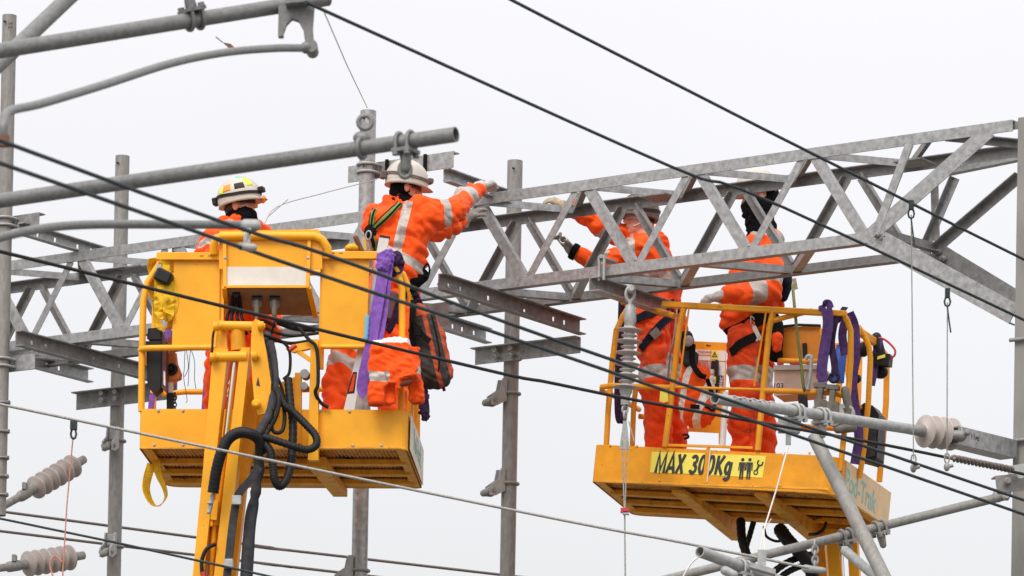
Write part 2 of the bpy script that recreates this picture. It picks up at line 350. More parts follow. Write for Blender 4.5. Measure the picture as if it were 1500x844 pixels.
# ------------------------------------------------------------------ posts
def post(name, label, px, py, yl, zbot, r=.055, hollow=.9):
    top = TL(px, py, yl); base = V((top.x, top.y, zbot))
    t = thing(name, label, 'post', base, group='round steel posts')
    part('shaft', MB().tube([base, top], r, 20, hollow=hollow), GALV_D if yl > 0 else GALV, t); return t, top
pA, topA = post('steel_post', 'round steel post with open foot at the left edge, the number 32 near its top', 14, 23, -.62, 0)
pB, topB = post('steel_post', 'round steel post behind the girder carrying the two left insulators', 179.5, 229, 1.13, 0)
pC, topC = post('steel_post', 'round steel post right behind the worker with the lime harness', 539.5, 163, -.62, 0, .056)
pD, topD = post('steel_post', 'round steel post standing clear in the gap between the platforms with two empty hinge clamps', 754.5, 236, 1.13, 0, .056)
# the left edge post ends above the frame's foot
botA = TL(3, 755, -.62)
ch = pA.children[0]; bpy.data.objects.remove(ch)
part('shaft', MB().tube([V((topA.x, topA.y, botA.z)), topA], .053, 20, hollow=.9), GALV_D, pA)
def text_mb(s, o, ex, ey, size, ext=.001, bold=False, shear=0, align='CENTER', squeeze=1.0):
    cu = bpy.data.curves.new('t', 'FONT'); cu.body = s; cu.size = size; cu.extrude = ext; cu.align_x = align; cu.align_y = 'CENTER'; cu.shear = shear
    if bold: cu.offset = size*.012
    ob = bpy.data.objects.new('t', cu); COL.objects.link(ob); dg = bpy.context.evaluated_depsgraph_get(); me = bpy.data.meshes.new_from_object(ob.evaluated_get(dg))
    ex, ey = V(ex).normalized(), V(ey).normalized(); ez = ex.cross(ey); mb = MB()
    mb.add([V(o)+ex*p.co.x*squeeze+ey*p.co.y+ez*p.co.z for p in me.vertices], [tuple(f.vertices) for f in me.polygons])
    bpy.data.objects.remove(ob); bpy.data.curves.remove(cu); bpy.data.meshes.remove(me); return mb
part('painted_number', text_mb('32', TL(15, 37, -.68), -K, U, .055), INK, pA)
part('painted_number', text_mb('32', TL(534, 240, -.68), -K, U, .05), INK, pC)
for (px, py, p_) in ((753, 247, pD), (8, 32, pA), (173, 239, pB), (533, 173, pC)):
    yl = .62 if 0 else (1.07 if p_ in (pB, pD) else -.68)
    mb = MB(); q = TL(px, py, yl); mb.rod(q, q-VV*.015, .008, 8); part('pin_hole', mb, BLACK, p_)
for y in (590, 632, 671, 698, 725):
    mb = MB(); q = TL(8 if y < 640 else 5, y, -.62); q = V((topA.x, topA.y, q.z)); mb.tube([q+(U*math.cos(a)+VV*math.sin(a))*.058+U*.006 for a in [i*math.pi/8 for i in range(16)]], .009, 6, closed=True)
    mb.rod(q+U*.05-VV*.01, q+U*.09-VV*.01, .012, 8); part('band', mb, GALV_W, pA)
# H-section mast at the right edge
mt_ = thing('steel_mast', 'wide flat faced steel column at the right edge holding the end of the girder', 'mast', V((TW(2.85*TB, .1, 0).x, TW(2.85*TB, .1, 0).y, 0)))
ztop = TW(0, 0, .01).z; q0 = TW(2.73*TB+.075, -.12, 0); q0 = V((q0.x, q0.y, 0))
mb = MB(); mb.obox(q0, U*.30, VV*.02, K*ztop); mb.obox(q0+VV*.28, U*.30, VV*.02, K*ztop); mb.obox(q0+U*.14+VV*.0203, U*.015, VV*.2594, K*ztop)
part('column', mb, MASTM, mt_, .002)
part('top_bracket', MB().angle(TW(2.45*TB, .03, .03), TW(2.74*TB, .03, .03), VV, -K, .09, .05, .01), GALV_W, mt_)
mb = MB()
for y in (497, 645): mb.tube([onplane(1479, y+1.5, q0-VV*.02, VV), onplane(1520, y-3, q0-VV*.02, VV)], .013, 8)
part('clamp_rod', mb, GALV_W, mt_)

# ------------------------------------------------------------------ drilled support beams and clamped angles
def holed(mb, o, al, up, nn, Lh, H, t, holes, hw=.03, m=0):
    al, up, nn = al.normalized(), up.normalized(), nn.normalized(); hh = hw*1.1; s0 = (H-hh)/2
    mb.obox(o, al*Lh, up*s0, nn*t, m); mb.obox(o+up*(s0+hh), al*Lh, up*s0, nn*t, m); x = 0
    for h in sorted(holes)+[Lh+hw]:
        e = min(h-hw/2, Lh)
        if e > x: mb.obox(o+up*s0+al*x, al*(e-x), up*hh, nn*t, m)
        x = h+hw/2
def beam(label, x, y0, y1, zt, h, holes, mat_, top_flange=True, w=.055, ends=()):
    t = thing('drilled_beam', label, 'steel beam', TW(x, y0, zt-h), group='drilled beams across the girder', rot=M.Rotation(-TA, 3, 'Z'))
    mb = MB(); holed(mb, TW(x, y0, zt-h), VV, K, U, y1-y0, h, .008, holes)
    mb.obox(TW(x+.0083, y0, zt-.008), VV*(y1-y0), U*w, K*.008); mb.obox(TW(x+.0083, y0, zt-h), VV*(y1-y0), U*w, K*.008)
    part('web', mb, mat_, t)
    mb = MB()
    for e in ends: bolt(mb, TW(x-.004, y0+e, zt-h*.5), -U, .02, .03)
    if ends: part('bolt', mb, GALV_W, t)
    return t
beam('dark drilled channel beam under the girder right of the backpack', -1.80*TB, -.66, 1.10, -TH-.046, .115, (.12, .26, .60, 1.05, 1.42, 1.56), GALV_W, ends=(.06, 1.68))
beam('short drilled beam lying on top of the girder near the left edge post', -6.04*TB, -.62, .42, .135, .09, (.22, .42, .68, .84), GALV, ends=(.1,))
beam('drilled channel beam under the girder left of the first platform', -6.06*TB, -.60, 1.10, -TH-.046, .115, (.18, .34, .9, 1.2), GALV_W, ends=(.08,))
q = loc(TL(708, 492, 1.05)); beam('drilled beam below the girder ending behind the backpack', q.x-.02, -.60, 1.10, q.z+.06, .11, (1.28, 1.40, 1.55), GALV, ends=(1.66,))
q = loc(TL(125, 548, 1.05)); beam('lowest drilled beam running from the left edge post to the clamped angle', q.x-.02, -.60, 1.10, q.z+.05, .11, (.5, .9, 1.2, 1.35), GALV, ends=(1.66,))
q = loc(TL(742, 275, .35)); beam('bolted bracket beam over the girder above the gloved hand of the reaching worker', loc(TL(652, 250, -.5)).x, -.52, .32, loc(TL(652, 249, -.5)).z, .09, (.3, .55), GALV, ends=(.12,))
def clamp_angle(label, pA_, pB_, yl, leg, post_top, r, mat_, side, grp='angle brackets clamped to posts', band=False, ub=True):
    a, b = TL(*pA_, yl), TL(*pB_, yl); b.z = a.z = (a.z+b.z)/2
    t = thing('clamped_angle', label, 'steel bracket', (a+b)/2, group=grp)
    part('angle', MB().angle(a, b, -K, VV*side, leg, .075, .009), mat_, t, .001)
    mb = MB()
    for dx in (-.075, .075):
        for dz in ((-.045,) if ub else ()):
            c = V((post_top.x, post_top.y, a.z+dz)); s = -side
            arc = [c+U*dx*.0+U*(r+.012)*math.cos(q)*(1 if dx > 0 else 1)+VV*(r+.012)*math.sin(q)+U*0 for q in [i*math.pi/10 for i in range(0)]]
    for dz in (-.03, -.085):
        c = V((post_top.x, post_top.y, a.z+dz)); sg = 1 if (c-a).dot(VV) > 0 else -1   # post lies on this side of the angle
        arc = [c+U*(r+.013)*math.cos(q)+VV*sg*(r+.013)*math.sin(q) for q in [i*math.pi/10 for i in range(11)]]
        arc = [arc[0]-VV*sg*(r+.07)]+arc+[arc[-1]-VV*sg*(r+.07)]
        mb.tube(arc, .010, 8)
        for e in (arc[0], arc[-1]): mb.lathe(e, VV*sg, [(0, .02), (.022, .02)], 6)
    part('u_bolt', mb, GALV_P, t)
    return t
clamp_angle('angle section clamped to the post in the gap between the platforms', (697, 512), (851, 494), 1.13-.056-.012, .115, topD, .056, GALV, -1)
clamp_angle('angle section clamped to the left insulator post beside the first platform', (113, 577), (260, 559), 1.13-.055-.012, .13, topB, .055, GALV_W, -1)
clamp_angle('upper angle section clamped to the post behind the reaching worker', (510, 243), (664, 222), -.62+.056+.012, .115, topC, .056, GALV, 1)
clamp_angle('lower angle section clamped to the post behind the reaching worker, by the backpack', (500, 462), (657, 441), -.62+.056+.012, .16, topC, .056, GALV_W, 1)
clamp_angle('upper angle section clamped to the left edge post', (-60, 327), (57, 312), -.62+.055+.012, .10, topA, .053, GALV_W, 1)
clamp_angle('lower angle section clamped to the left edge post', (-60, 532), (51, 517), -.62+.055+.012, .115, topA, .053, GALV, 1)
# black tape straps on the upper right angle
for x, lb in ((566, 'black tape band on the angle just left of the reaching worker\'s helmet'), (622, 'black tape band on the angle just right of the reaching worker\'s helmet')):
    q = TL(x, 243-(x-510)*.137-1, -.62+.066); solo('tape_band', MB().obox(q-VV*.016, U*.022, VV*.014, -K*.118), BLKWEB, lb, 'tape')
# channel hung under the girder carrying the vertical insulator
t = thing('hanger_channel', 'short steel channel bolted under the girder with the vertical insulator hanging from it', 'steel beam', TL(865, 412, -.04))
q = loc(TL(864, 408, -.05)); X0 = q.x
part('channel', MB().channel(TW(X0, -.06, -TH-.046), TW(X0, .92, -TH-.046), -K, U, .10, .085, .009), GALV, t)
mb = MB(); c = TL(880, 392, -.03)
mb.obox(c+V((0,0,.055))-U*.03, U*.075, VV*.14, K*.012); mb.rod(c-VV*.005+K*.08-U*.01, c-VV*.005-K*.09-U*.01, .010); mb.rod(c-VV*.005+K*.08+U*.03, c-VV*.005-K*.09+U*.03, .010)
mb.lathe(c-VV*.005+K*.06+U*.01, K, [(0, .022), (.025, .022)], 6); part('bolted_clamp', mb, GALV_P, t)

# ------------------------------------------------------------------ wires
def cable(name, label, pts, r, mat_, ext=(9, 9), cat='cable', group=None, n=8):
    P = [W(*p) for p in pts]
    P[0] = P[0]+(P[0]-P[1]).normalized()*ext[0]; P[-1] = P[-1]+(P[-1]-P[-2]).normalized()*ext[1]
    if len(P) > 2: P = cr(P, 6)
    return solo(name, MB().tube(P, r, n), mat_, label, cat, group=group)
def cY(px): return 16.8+8.9*px/1500
cable('overhead_wire', 'dark wire crossing the clear sky, the topmost one at upper right', [(755, 0, cY(755)), (1130, 195, cY(1130)), (1500, 378, cY(1500))], .0085, CABLE)
cable('overhead_wire', 'dark wire running from the top tube down across the right half of the girder', [(465, 11, 20.0), (985, 245, 23.0), (1270, 360, 24.4), (1500, 470, 25.7)], .0085, CABLE, ext=(.1, 9))
cable('overhead_wire', 'thick dark wire falling from the left edge past the white helmets over the control box', [(-6, 203, cY(0)), (203, 281, cY(203)), (500, 381, cY(500)), (1000, 563, cY(1000)), (1500, 732, cY(1500))], .0092, CABLE)
cable('overhead_wire', 'dark wire held by the thin drop arm in front of the yellow control box', [(0, 239, cY(0)), (120, 281, cY(120)), (500, 413, cY(500)), (1000, 581, cY(1000)), (1500, 754, cY(1500))], .0092, CABLE)
cable('overhead_wire', 'black wire crossing the yellow side panels, ending in a twisted grip at right', [(0, 368, 21.5), (500, 491, 23.6), (817, 563, 24.9), (1000, 599, 25.6), (1260, 645, 26.6), (1400, 673, 27.2), (1478, 690, 27.6)], .0098, CABLE_B, ext=(9, .25))
cable('overhead_wire', 'light stranded steel wire sloping across the lower part of both platforms', [(0, 592, 25.6), (500, 696, 26.0), (1000, 795, 26.4), (1180, 831, 26.5)], .0085, CABLE_L, ext=(9, .02))
cable('overhead_wire', 'brown wire in the lower left background, upper one of the pair', [(0, 749, 36), (285, 787, 36), (500, 815, 36), (735, 842, 36)], .0115, CABLE_BR, group=None)
cable('overhead_wire', 'brown wire in the lower left background, lower one of the pair', [(0, 778, 36), (285, 813, 36), (500, 839, 36), (560, 846, 36)], .0115, CABLE_BR)
cable('overhead_wire', 'thin blue green wire passing in front of the yellow lifting arm at the lower left', [(0, 762, 27), (170, 795, 27), (380, 844, 27)], .0075, CABLE)
# twisted dead end grip
mb = MB(); a, b = W(1395, 671, 27.1), W(1482, 688, 27.6); d = b-a; x, y = perp(d)
for ph in (0, math.pi): mb.tube([a+d*i/60+(x*math.cos(i*.85+ph)+y*math.sin(i*.85+ph))*.014 for i in range(61)], .011, 6)
solo('cable_grip', mb, GRIPM, 'twisted helical grip on the black wire beside the right column', 'cable grip')
# droppers hanging between the wires on the right
def dropper(label, a, b):
    t = thing('dropper', label, 'dropper wire', W(*a), group='droppers between the right wires')
    A, B = W(*a), W(*b); part('wire', MB().rod(A-K*.06, B+K*.05, .0036, 6), GALV_D, t)
    mb = MB(); mb.obox(A-V((.014,.012,.03)), (.028,0,0), (0,.024,0), (0,0,.05)); mb.tube([A+V((.017*math.cos(i*.785), 0, -.055+.027*math.sin(i*.785))) for i in range(8)], .006, 6, closed=True)
    mb.tube([A+V((0,0,-.08)), A+V((.012,0,-.17)), A+V((.022,0,-.23))], .005, 6)
    part('upper_clamp', mb, CABLE, t)
    mb = MB(); mb.ell(B, (.018,0,0), (0,.018,0), (0,0,.026), 6); mb.tube([B+V((.014*math.cos(i*.785), 0, .05+.030*math.sin(i*.785))) for i in range(8)], .005, 6, closed=True); mb.rod(B, B+V((.035,0,.01)), .011)
    part('lower_clamp', mb, GALV_W, t)
dropper('hanging dropper wire whose top clip crosses the girder knee', (1335, 299, cY(1335)), (1338, 686, cY(1338)))
dropper('hanging dropper wire right of the girder knee, in front of the right insulator', (1388, 428, 25.0), (1387, 684, 25.0))
# thin tie wires and ropes
solo('tie_wire', MB().tube([W(475, 18, 20.3), W(508, 95, 24), W(538, 158, 30.4)], .003, 5), CABLE_L, 'hair thin wire from the top tube to the head of the middle post', 'wire')
solo('tie_wire', MB().tube(cr([W(386, 330, 27), W(406, 303, 27.3), W(470, 284, 28.2), W(552, 263, 29.5)], 5), .0032, 5).tube([W(392, 318, 27.1), W(422, 292, 27.1)], .003, 5), CABLE_L, 'thin wire branching right of the visored white helmet', 'wire')
t = thing('pull_rope', 'thin pink rope with a hook hanging in front of the two left insulators', 'rope', W(107, 622, 25.7))
part('line', MB().tube([W(107, 640, 25.7), W(98, 740, 25.7), W(92, 838, 25.7), W(92, 850, 25.7)], .0045, 6), CORDP, t)
part('line', MB().tube(cr([W(92, 824, 25.7), W(80, 815, 25.7), W(73, 826, 25.7), W(78, 846, 25.7)], 6), .0055, 6), CORDP, t)
mb = MB(); q = W(108, 622, 25.65); mb.obox(q-V((.02,.015,.03)), (.04,0,0), (0,.03,0), (0,0,.05)); mb.tube([q+V((.016*math.cos(i*.785), 0, -.055+.03*math.sin(i*.785))) for i in range(8)], .007, 6, closed=True)
part('hook', mb, CABLE, t)
solo('leaf', MB().prism([(0,0),(.04,.012),(.075,.002),(.045,-.012)], W(326, 62, 22), V((.9,0,-.45)), V((.45,0,.9)), V((0,.006,0))).tube([W(326, 62, 22), W(316, 54, 22)], .003, 5), WOOD, 'small brown dead leaf blowing past above the curved arm', 'leaf')

# ------------------------------------------------------------------ foreground support tubes
def fit_clamp(mb, p, ax, r, down):  # two U bolts round a tube with a lug block
    ax = ax.normalized(); dn = V(down); dn = (dn-ax*dn.dot(ax)).normalized(); sd = ax.cross(dn)
    for o in (-.028, .028):
        c = p+ax*o; arc = [c-(dn*math.sin(q)+sd*math.cos(q))*(r+.009) for q in [i*math.pi/10 for i in range(11)]]
        mb.tube([arc[0]+dn*(r+.025)]+arc+[arc[-1]+dn*(r+.025)], .009, 7)
        for e in (arc[0], arc[-1]): mb.lathe(e+dn*(r+.012), dn, [(0, .017), (.02, .017)], 6)
    mb.obox(p+dn*(r+.001)-ax*.045-sd*(r+.02), ax*.09, sd*2*(r+.02), dn*.016)
    mb.cap(p+dn*(r+.03), .028, p+dn*(r+.085), .022, 10)
def tube_thing(label, p0, p1, r, mat_, hollow=.8, clamps=(), name='support_tube', down=-K):
    a, b = W(*p0), W(*p1); t = thing(name, label, 'steel tube', (a+b)/2)
    part('tube', MB().rod(a, b, r, 20, hollow=hollow), mat_, t)
    for c in clamps:
        mb = MB(); f, dn = c if isinstance(c, tuple) else (c, down); fit_clamp(mb, a+(b-a)*f, b-a, r, dn); part('clamp', mb, GALV_P if mat_ not in (GALV_D, TUBE_FG) else mat_, t)
    return t
t1 = tube_thing('thick grey tube crossing the top left corner with a forked hanger at its right end', (-500, 154, 18.4), (480, -2, 20.2), .034, TUBE_FG, clamps=((.785, K),))
t_ = tube_thing('short diagonal grey tube crossing the extreme top left corner', (-250, 329, 18.7), (300, -192, 20.9), .036, TUBE_FG)
t2 = tube_thing('thick grey tube with an open end pointing at the sky left of the middle post', (-500, 367, 21.2), (668, 197, 19.3), .0335, TUBE_FG, hollow=.82, clamps=((.942, -K),))
mb = MB()   # eye bolt and ring standing on the second tube
a, b = W(-500, 367, 21.2), W(668, 197, 19.3); c = a+(b-a)*.891; ax = (b-a).normalized()
mb.tube([c+(K*math.cos(q)+ax.cross(K)*math.sin(q))*.042 for q in [i*math.pi/8 for i in range(16)]], .012, 7, closed=True)
mb.ell(c+K*.045, (.04,0,0), (0,.03,0), (0,0,.03), 7); mb.tube([c+K*.085+V((.008, 0, 0))+(V((1,0,0))*math.cos(q)+K*math.sin(q))*.030+V((.005,0,.03)) for q in [i*math.pi/8 for i in range(16)]], .011, 7, closed=True)
part('eye_bolt', mb, TUBE_FG, t2)
c = a+(b-a)*.942; mb = MB(); mb.tube([c-K*.125+(V((1,0,0))*math.cos(q)*.024+K*math.sin(q)*.034) for q in [i*math.pi/8 for i in range(16)]], .011, 7, closed=True); part('shackle', mb, TUBE_FG, t2)
# forked hanger and curved arms
hg = thing('curved_arm', 'long curved grey arm hanging from the forked bracket at the top', 'registration arm', W(455, 71, 19.9))
part('arm', MB().tube(cr([W(6, 205, 17.0), W(6, 180, 17.0), W(14, 163, 17.1), W(60, 152, 17.4), W(150, 125, 18), W(250, 93, 18.7), W(330, 77, 19.2), W(400, 71, 19.6), W(445, 70.5, 19.9)], 6), .0175, 14), TUBE_FG, hg)
fk = W(432, 0, 20.0); s_ = 1/ (FPX/20.0)
poly = [(-24,8),(-24,54),(-16,54),(-16,48),(-12,36),(-4,27),(6,30),(13,42),(16,62),(20,72),(30,72),(27,40),(29,6)]
part('fork', MB().prism([(x*s_, -y*s_) for x, y in poly][::-1], fk, V((1,0,0)), V((0,0,1)), V((0,.045,0))), TUBE_FG, hg, .004)
mb = MB(); c = W(457, 71, 19.95); mb.rod(c-V((0,.05,0)), c+V((0,.07,0)), .028); mb.ell(W(449, 70, 19.92), (.03,0,0), (0,.03,0), (0,0,.028), 7); part('pivot', mb, TUBE_FG, hg)
mb = MB(); mb.obox(W(418, 6, 19.93), V((.10,0,.012)), V((0,.08,0)), V((0,0,.04))); part('saddle', mb, TUBE_FG, hg, .004)
cl = MB(); q = W(6, 207, 16.95); cl.obox(q-V((.03,.02,.02)), (.05,0,0), (0,.04,0), (0,0,.04)); part('wire_clip', cl, WOOD, hg)
ra = thing('curved_arm', 'curved grey arm entering from the left edge and ending above the yellow control box', 'registration arm', W(370, 333, 19.1))
part('arm', MB().tube(cr([W(-300, 425, 16.6), W(-120, 379, 17.3), W(-40, 359, 17.6), W(20, 343, 17.8), W(75, 333, 18.1), W(140, 329, 18.4), W(250, 329, 18.8), W(350, 329.5, 19.1), W(372, 330, 19.15)], 6), .0185, 14), TUBE_FG, ra)
mb = MB(); mb.cap(W(360, 331, 19.1), .03, W(374, 330, 19.1), .026); mb.bar(W(363, 336, 19.08), W(361, 362, 19.0), V((1,0,0)), .028, .014); mb.cap(W(353, 361, 18.98), .017, W(371, 363, 18.98), .017)
part('drop_clip', mb, GALV_P, ra)
# right-hand cantilever
can = tube_thing('pale grey tube with an open end running to the right insulator across the second platform', (1047, 584, 26.0), (1335, 629, 27.8), .033, GALV_P, clamps=(.40, .53))
mb = MB(); a, b = W(1075, 583, 26.12), W(1130, 591, 26.48)
for i in range(9): c = a+(b-a)*i/8; mb.tube([c+V((.02*math.cos(q), .012*math.sin(q)*(i % 2), .012*math.sin(q)*((i+1) % 2))) for q in [j*math.pi/5 for j in range(10)]], .005, 5, closed=True)
part('chain', mb, GALV_P, can)
mb = MB(); c = W(1155, 612, 26.75); mb.obox(c-V((.06,.04,.0)), (.115,0,0), (0,.08,0), (0,0,-.09)); mb.cap(c+V((.0,0,.07)), .02, c-V((0,0,.01)), .026); mb.bar(c-V((0,.02,.06)), c-V((0,.02,.17)), V((1,0,0)), .032, .012); part('hanger_block', mb, GALV_P, can)
tube_thing('slanting grey tube falling from the cantilever in front of the tilted platform', (1193, 640, 27.35), (1303, 862, 26.6), .044, GALV_D, clamps=())
dg = tube_thing('long grey tube rising from the lower edge to the foot bracket of the right column', (960, 853, 26.8), (1470, 727, 28.0), .0285, GALV_D, clamps=(.535, (.632, -K)))
mb = MB()
for i in range(5): c = W(1194, 798+i*7.5, 27.25); mb.tube([c+V((.017*math.cos(q)*(1 if i % 2 else .3), .017*math.cos(q)*(.3 if i % 2 else 1), .026*math.sin(q))) for q in [j*math.pi/5 for j in range(10)]], .008, 6, closed=True)
mb.cap(W(1180, 833, 27.2), .025, W(1206, 836, 27.2), .02); part('chain', mb, GALV_P, dg)
mb = MB(); mb.cap(W(1462, 727, 28.0), .04, W(1474, 722, 28.05), .034); bolt(mb, W(1474, 728, 27.95), (0,-1,0), .026); part('end_fork', mb, GALV_P, dg)
tube_thing('short grey strut dropping right from the clamp below the tilted platform', (1237, 806, 27.2), (1300, 860, 26.9), .030, GALV_P)
st = tube_thing('stub of pale grey tube with a wide open end at the lower edge', (1025, 808, 25.8), (1160, 858, 26.5), .034, GALV_P, clamps=(.46,))
mb = MB(); c = W(1116, 818, 26.0); mb.bar(c+K*.05, c-K*.04, V((1,0,0)), .05, .016); mb.obox(c-V((.07,.05,.06)), (.15,0,-.04), (0,.1,0), (0,0,.03)); part('saddle', mb, GALV_P, st); part('lug', MB().cap(W(1062, 836, 25.9), .028, W(1075, 842, 25.9), .025), GALV_P, st)
solo('safety_cord', MB().tube([W(1155, 652, 27.2), W(1137, 718, 26.7), W(1119, 776, 26.3)], .0052, 6).tube([W(1119, 776, 26.3), W(1113, 806, 26.05)], .004, 5).tube([W(1119, 776, 26.3), W(1120, 806, 26.05)], .004, 5).tube([W(1119, 776, 26.3), W(1130, 760, 26.3)], .003, 5).tube([W(1155, 656, 27.2), W(1146, 668, 27.2)], .004, 5), CORDW, 'white cord tied from the cantilever hanger down to the tube stub', 'cord')
solo('safety_cord', MB().tube(cr([W(1024, 815, 26.0), W(1012, 826, 26.0), W(1000, 846, 26.0)], 5), .006, 6), LABELW, 'pale curved cord drooping from the mouth of the tube stub', 'cord')
# bracket arm and foot plate on the right column
br = thing('bracket_arm', 'stubby steel channel carrying the right insulator from the column', 'bracket', W(1445, 648, 28.1))
a, b = W(1405, 624, 27.9), W(1490, 645, 28.4)
part('channel', MB().channel(a, b, -K, V((.2,1,0)), .115, .13, .009), GALV, br)
mb = MB(); bolt(mb, W(1417, 634, 27.88), (0,-1,0), .02); bolt(mb, W(1432, 640, 27.9), (0,-1,0), .016); mb.cap(W(1399, 637, 27.9), .03, W(1408, 639, 27.9), .035); part('bolt', mb, GALV_W, br)
part('painted_mark', text_mb('11/2', W(1428, 641, 27.88), b-a, K, .055), INK, br)
fp = thing('foot_bracket', 'angle bracket with a wavy washer plate on the right column below the wire grip', 'bracket', W(1480, 705, 28.1))
mb = MB(); mb.angle(W(1458, 697, 27.95), W(1530, 690, 28.0), -K, V((0,1,0)), .11, .1, .01); bolt(mb, W(1476, 706, 27.93), (0,-1,0), .028); part('angle', mb, GALV_W, fp)
part('washer_plate', MB().prism([(0,0),(.15,.03),(.15,-.07),(.11,-.05),(.09,-.075),(.065,-.075),(.05,-.05),(.0,-.05)][::-1], W(1477, 683, 27.9), V((1,0,0)), K, V((0,.012,0))), GALV_P, fp)

# ------------------------------------------------------------------ insulators and hinge clamps
def insulator(name_label, c0, c1, shed_r, nshed, matp, thin=0., cat='insulator'):
    A, B = W(*c0), W(*c1); d = (B-A); ln = d.length; ax = d.normalized()
    t = thing('insulator', name_label, cat, (A+B)/2, group='shed insulators')
    pr = [(0, .03)]; sp_ = ln/nshed
    for i in range(nshed):
        o = i*sp_; pr += [(o+sp_*.10, .034), (o+sp_*.34, .042), (o+sp_*(.40+thin), shed_r*.95), (o+sp_*(.44+thin), shed_r), (o+sp_*(.56-thin), shed_r), (o+sp_*(.62-thin), shed_r*.94), (o+sp_*.70, .044), (o+sp_*.95, .034)]
    pr += [(ln, .03)]
    part('sheds', MB().lathe(A, ax, pr, 28), matp, t)
    part('end_cap', MB().lathe(A-ax*.10, ax, [(0, .022), (.0, .032), (.07, .034), (.10, .040), (.115, .040)], 14), GALV_D, t)
    part('end_cap', MB().lathe(B-ax*.015, ax, [(0, .040), (.015, .040), (.04, .034), (.10, .032), (.10, .02)], 14), GALV_D, t)
    return t, A, B, ax
I1, A, B, ax = insulator('upper left ribbed insulator slanting down from the post to an arm', (111, 680, 33.6), (48, 717, 33.25), .090, 6, PORC)
part('arm', MB().rod(B+ax*.07, W(-200, 855, 32.2), .030, 14), GALV_D, I1)
mb = MB(); mb.cap(B+ax*.06, .042, B+ax*.14, .042, 10); mb.obox(B+ax*.09-V((.02,.05,-.03)), (.03,0,0), (0,.1,0), (0,0,.05)); part('collar', mb, GALV_D, I1, 0)
I2, A2, B2, ax2 = insulator('lower left ribbed insulator lying almost level below its twin', (107, 816, 33.6), (36, 827, 33.3), .098, 6, PORC)
part('arm', MB().rod(B2+ax2*.07, W(-200, 860, 32.3), .030, 14), GALV_D, I2)
mb = MB(); mb.cap(B2+ax2*.06, .042, B2+ax2*.14, .042, 10); mb.obox(B2+ax2*.09-V((.02,.05,-.03)), (.03,0,0), (0,.1,0), (0,0,.05)); part('collar', mb, GALV_D, I2)
I3, A3, B3, ax3 = insulator('right ribbed insulator between the pale cantilever tube and the column bracket', (1341, 631, 27.82), (1396, 638, 27.95), .0, 1, PORC) if 0 else insulator('right ribbed insulator between the pale cantilever tube and the column bracket', (1349, 631, 27.85), (1400, 637, 28.02), .104, 4, PORC, .04)
I4 = thing('insulator', 'vertical ribbed insulator hanging from the channel in front of the second platform', 'insulator', W(922, 440, 30.35), group='shed insulators')
yI = 30.35; top = W(923, 478, yI); bot = W(917, 570, yI); d = bot-top; ax = d.normalized(); ln = d.length; pr = [(0, .03)]
for i in range(11):
    o = ln*(i/11.); r_ = .088 if i % 2 == 0 else .056; s_ = ln/11
    pr += [(o+s_*.1, .034), (o+s_*.45, r_*.7), (o+s_*.62, r_), (o+s_*.72, r_), (o+s_*.8, r_*.8), (o+s_*.95, .034)]
part('sheds', MB().lathe(top, ax, pr, 28), PORC_L, I4)
part('end_cap', MB().lathe(W(923, 447, yI), W(923, 482, yI)-W(923, 447, yI), [(0, .028), (.03, .040), (.11, .045), (.15, .03)], 14), GALV_P, I4)
part('end_cap', MB().lathe(bot-ax*.01, ax, [(0, .045), (.03, .045), (.05, .035), (.12, .030)], 14), GALV_P, I4)
mb = MB(); q = W(923, 431, yI); mb.tube([q+(V((1,0,0))*math.cos(a)*.028+K*math.sin(a)*.05) for a in [i*math.pi/8 for i in range(16)]], .013, 7, closed=True); mb.rod(W(923, 440, yI), W(923, 450, yI), .016); bolt(mb, W(925, 424, yI-.03), (0,-1,0), .03, .03)
part('shackle', mb, GALV_P, I4)
mb = MB()
for i in range(3): c = W(915.5, 592+i*8, yI); mb.tube([c+V((.018*math.cos(q)*(1 if i % 2 else .4), .018*math.cos(q)*(.4 if i % 2 else 1), .028*math.sin(q))) for q in [j*math.pi/5 for j in range(10)]], .009, 6, closed=True)
mb.prism([(-.012,0),(.012,0),(.03,-.15),(.03,-.2),(-.03,-.2),(-.03,-.15)][::-1], W(915.5, 616, yI), V((1,0,0)), K, V((0,.014,0))); part('link_plate', mb, GALV_P, I4)
mb = MB(); mb.rod(W(911, 645, yI), W(914.5, 745, yI), .0055, 6); mb.rod(W(919, 645, yI), W(915.5, 745, yI), .0055, 6); mb.rod(W(915, 745, yI), W(916, 850, yI), .006, 6); part('tail_wire', mb, CABLE_L, I4)
mb = MB(); mb.box(W(915, 748, yI-.01), (.028,0,0), (0,.02,0), (0,0,.016)); part('wire_grip', mb, REDM, I4)
mb = MB(); mb.box(W(917, 752, yI-.01), (.022,0,0), (0,.02,0), (0,0,.01)); mb.rod(W(921, 617, yI), W(929, 647, yI), .005, 6); part('clip', mb, GALV_P, I4)
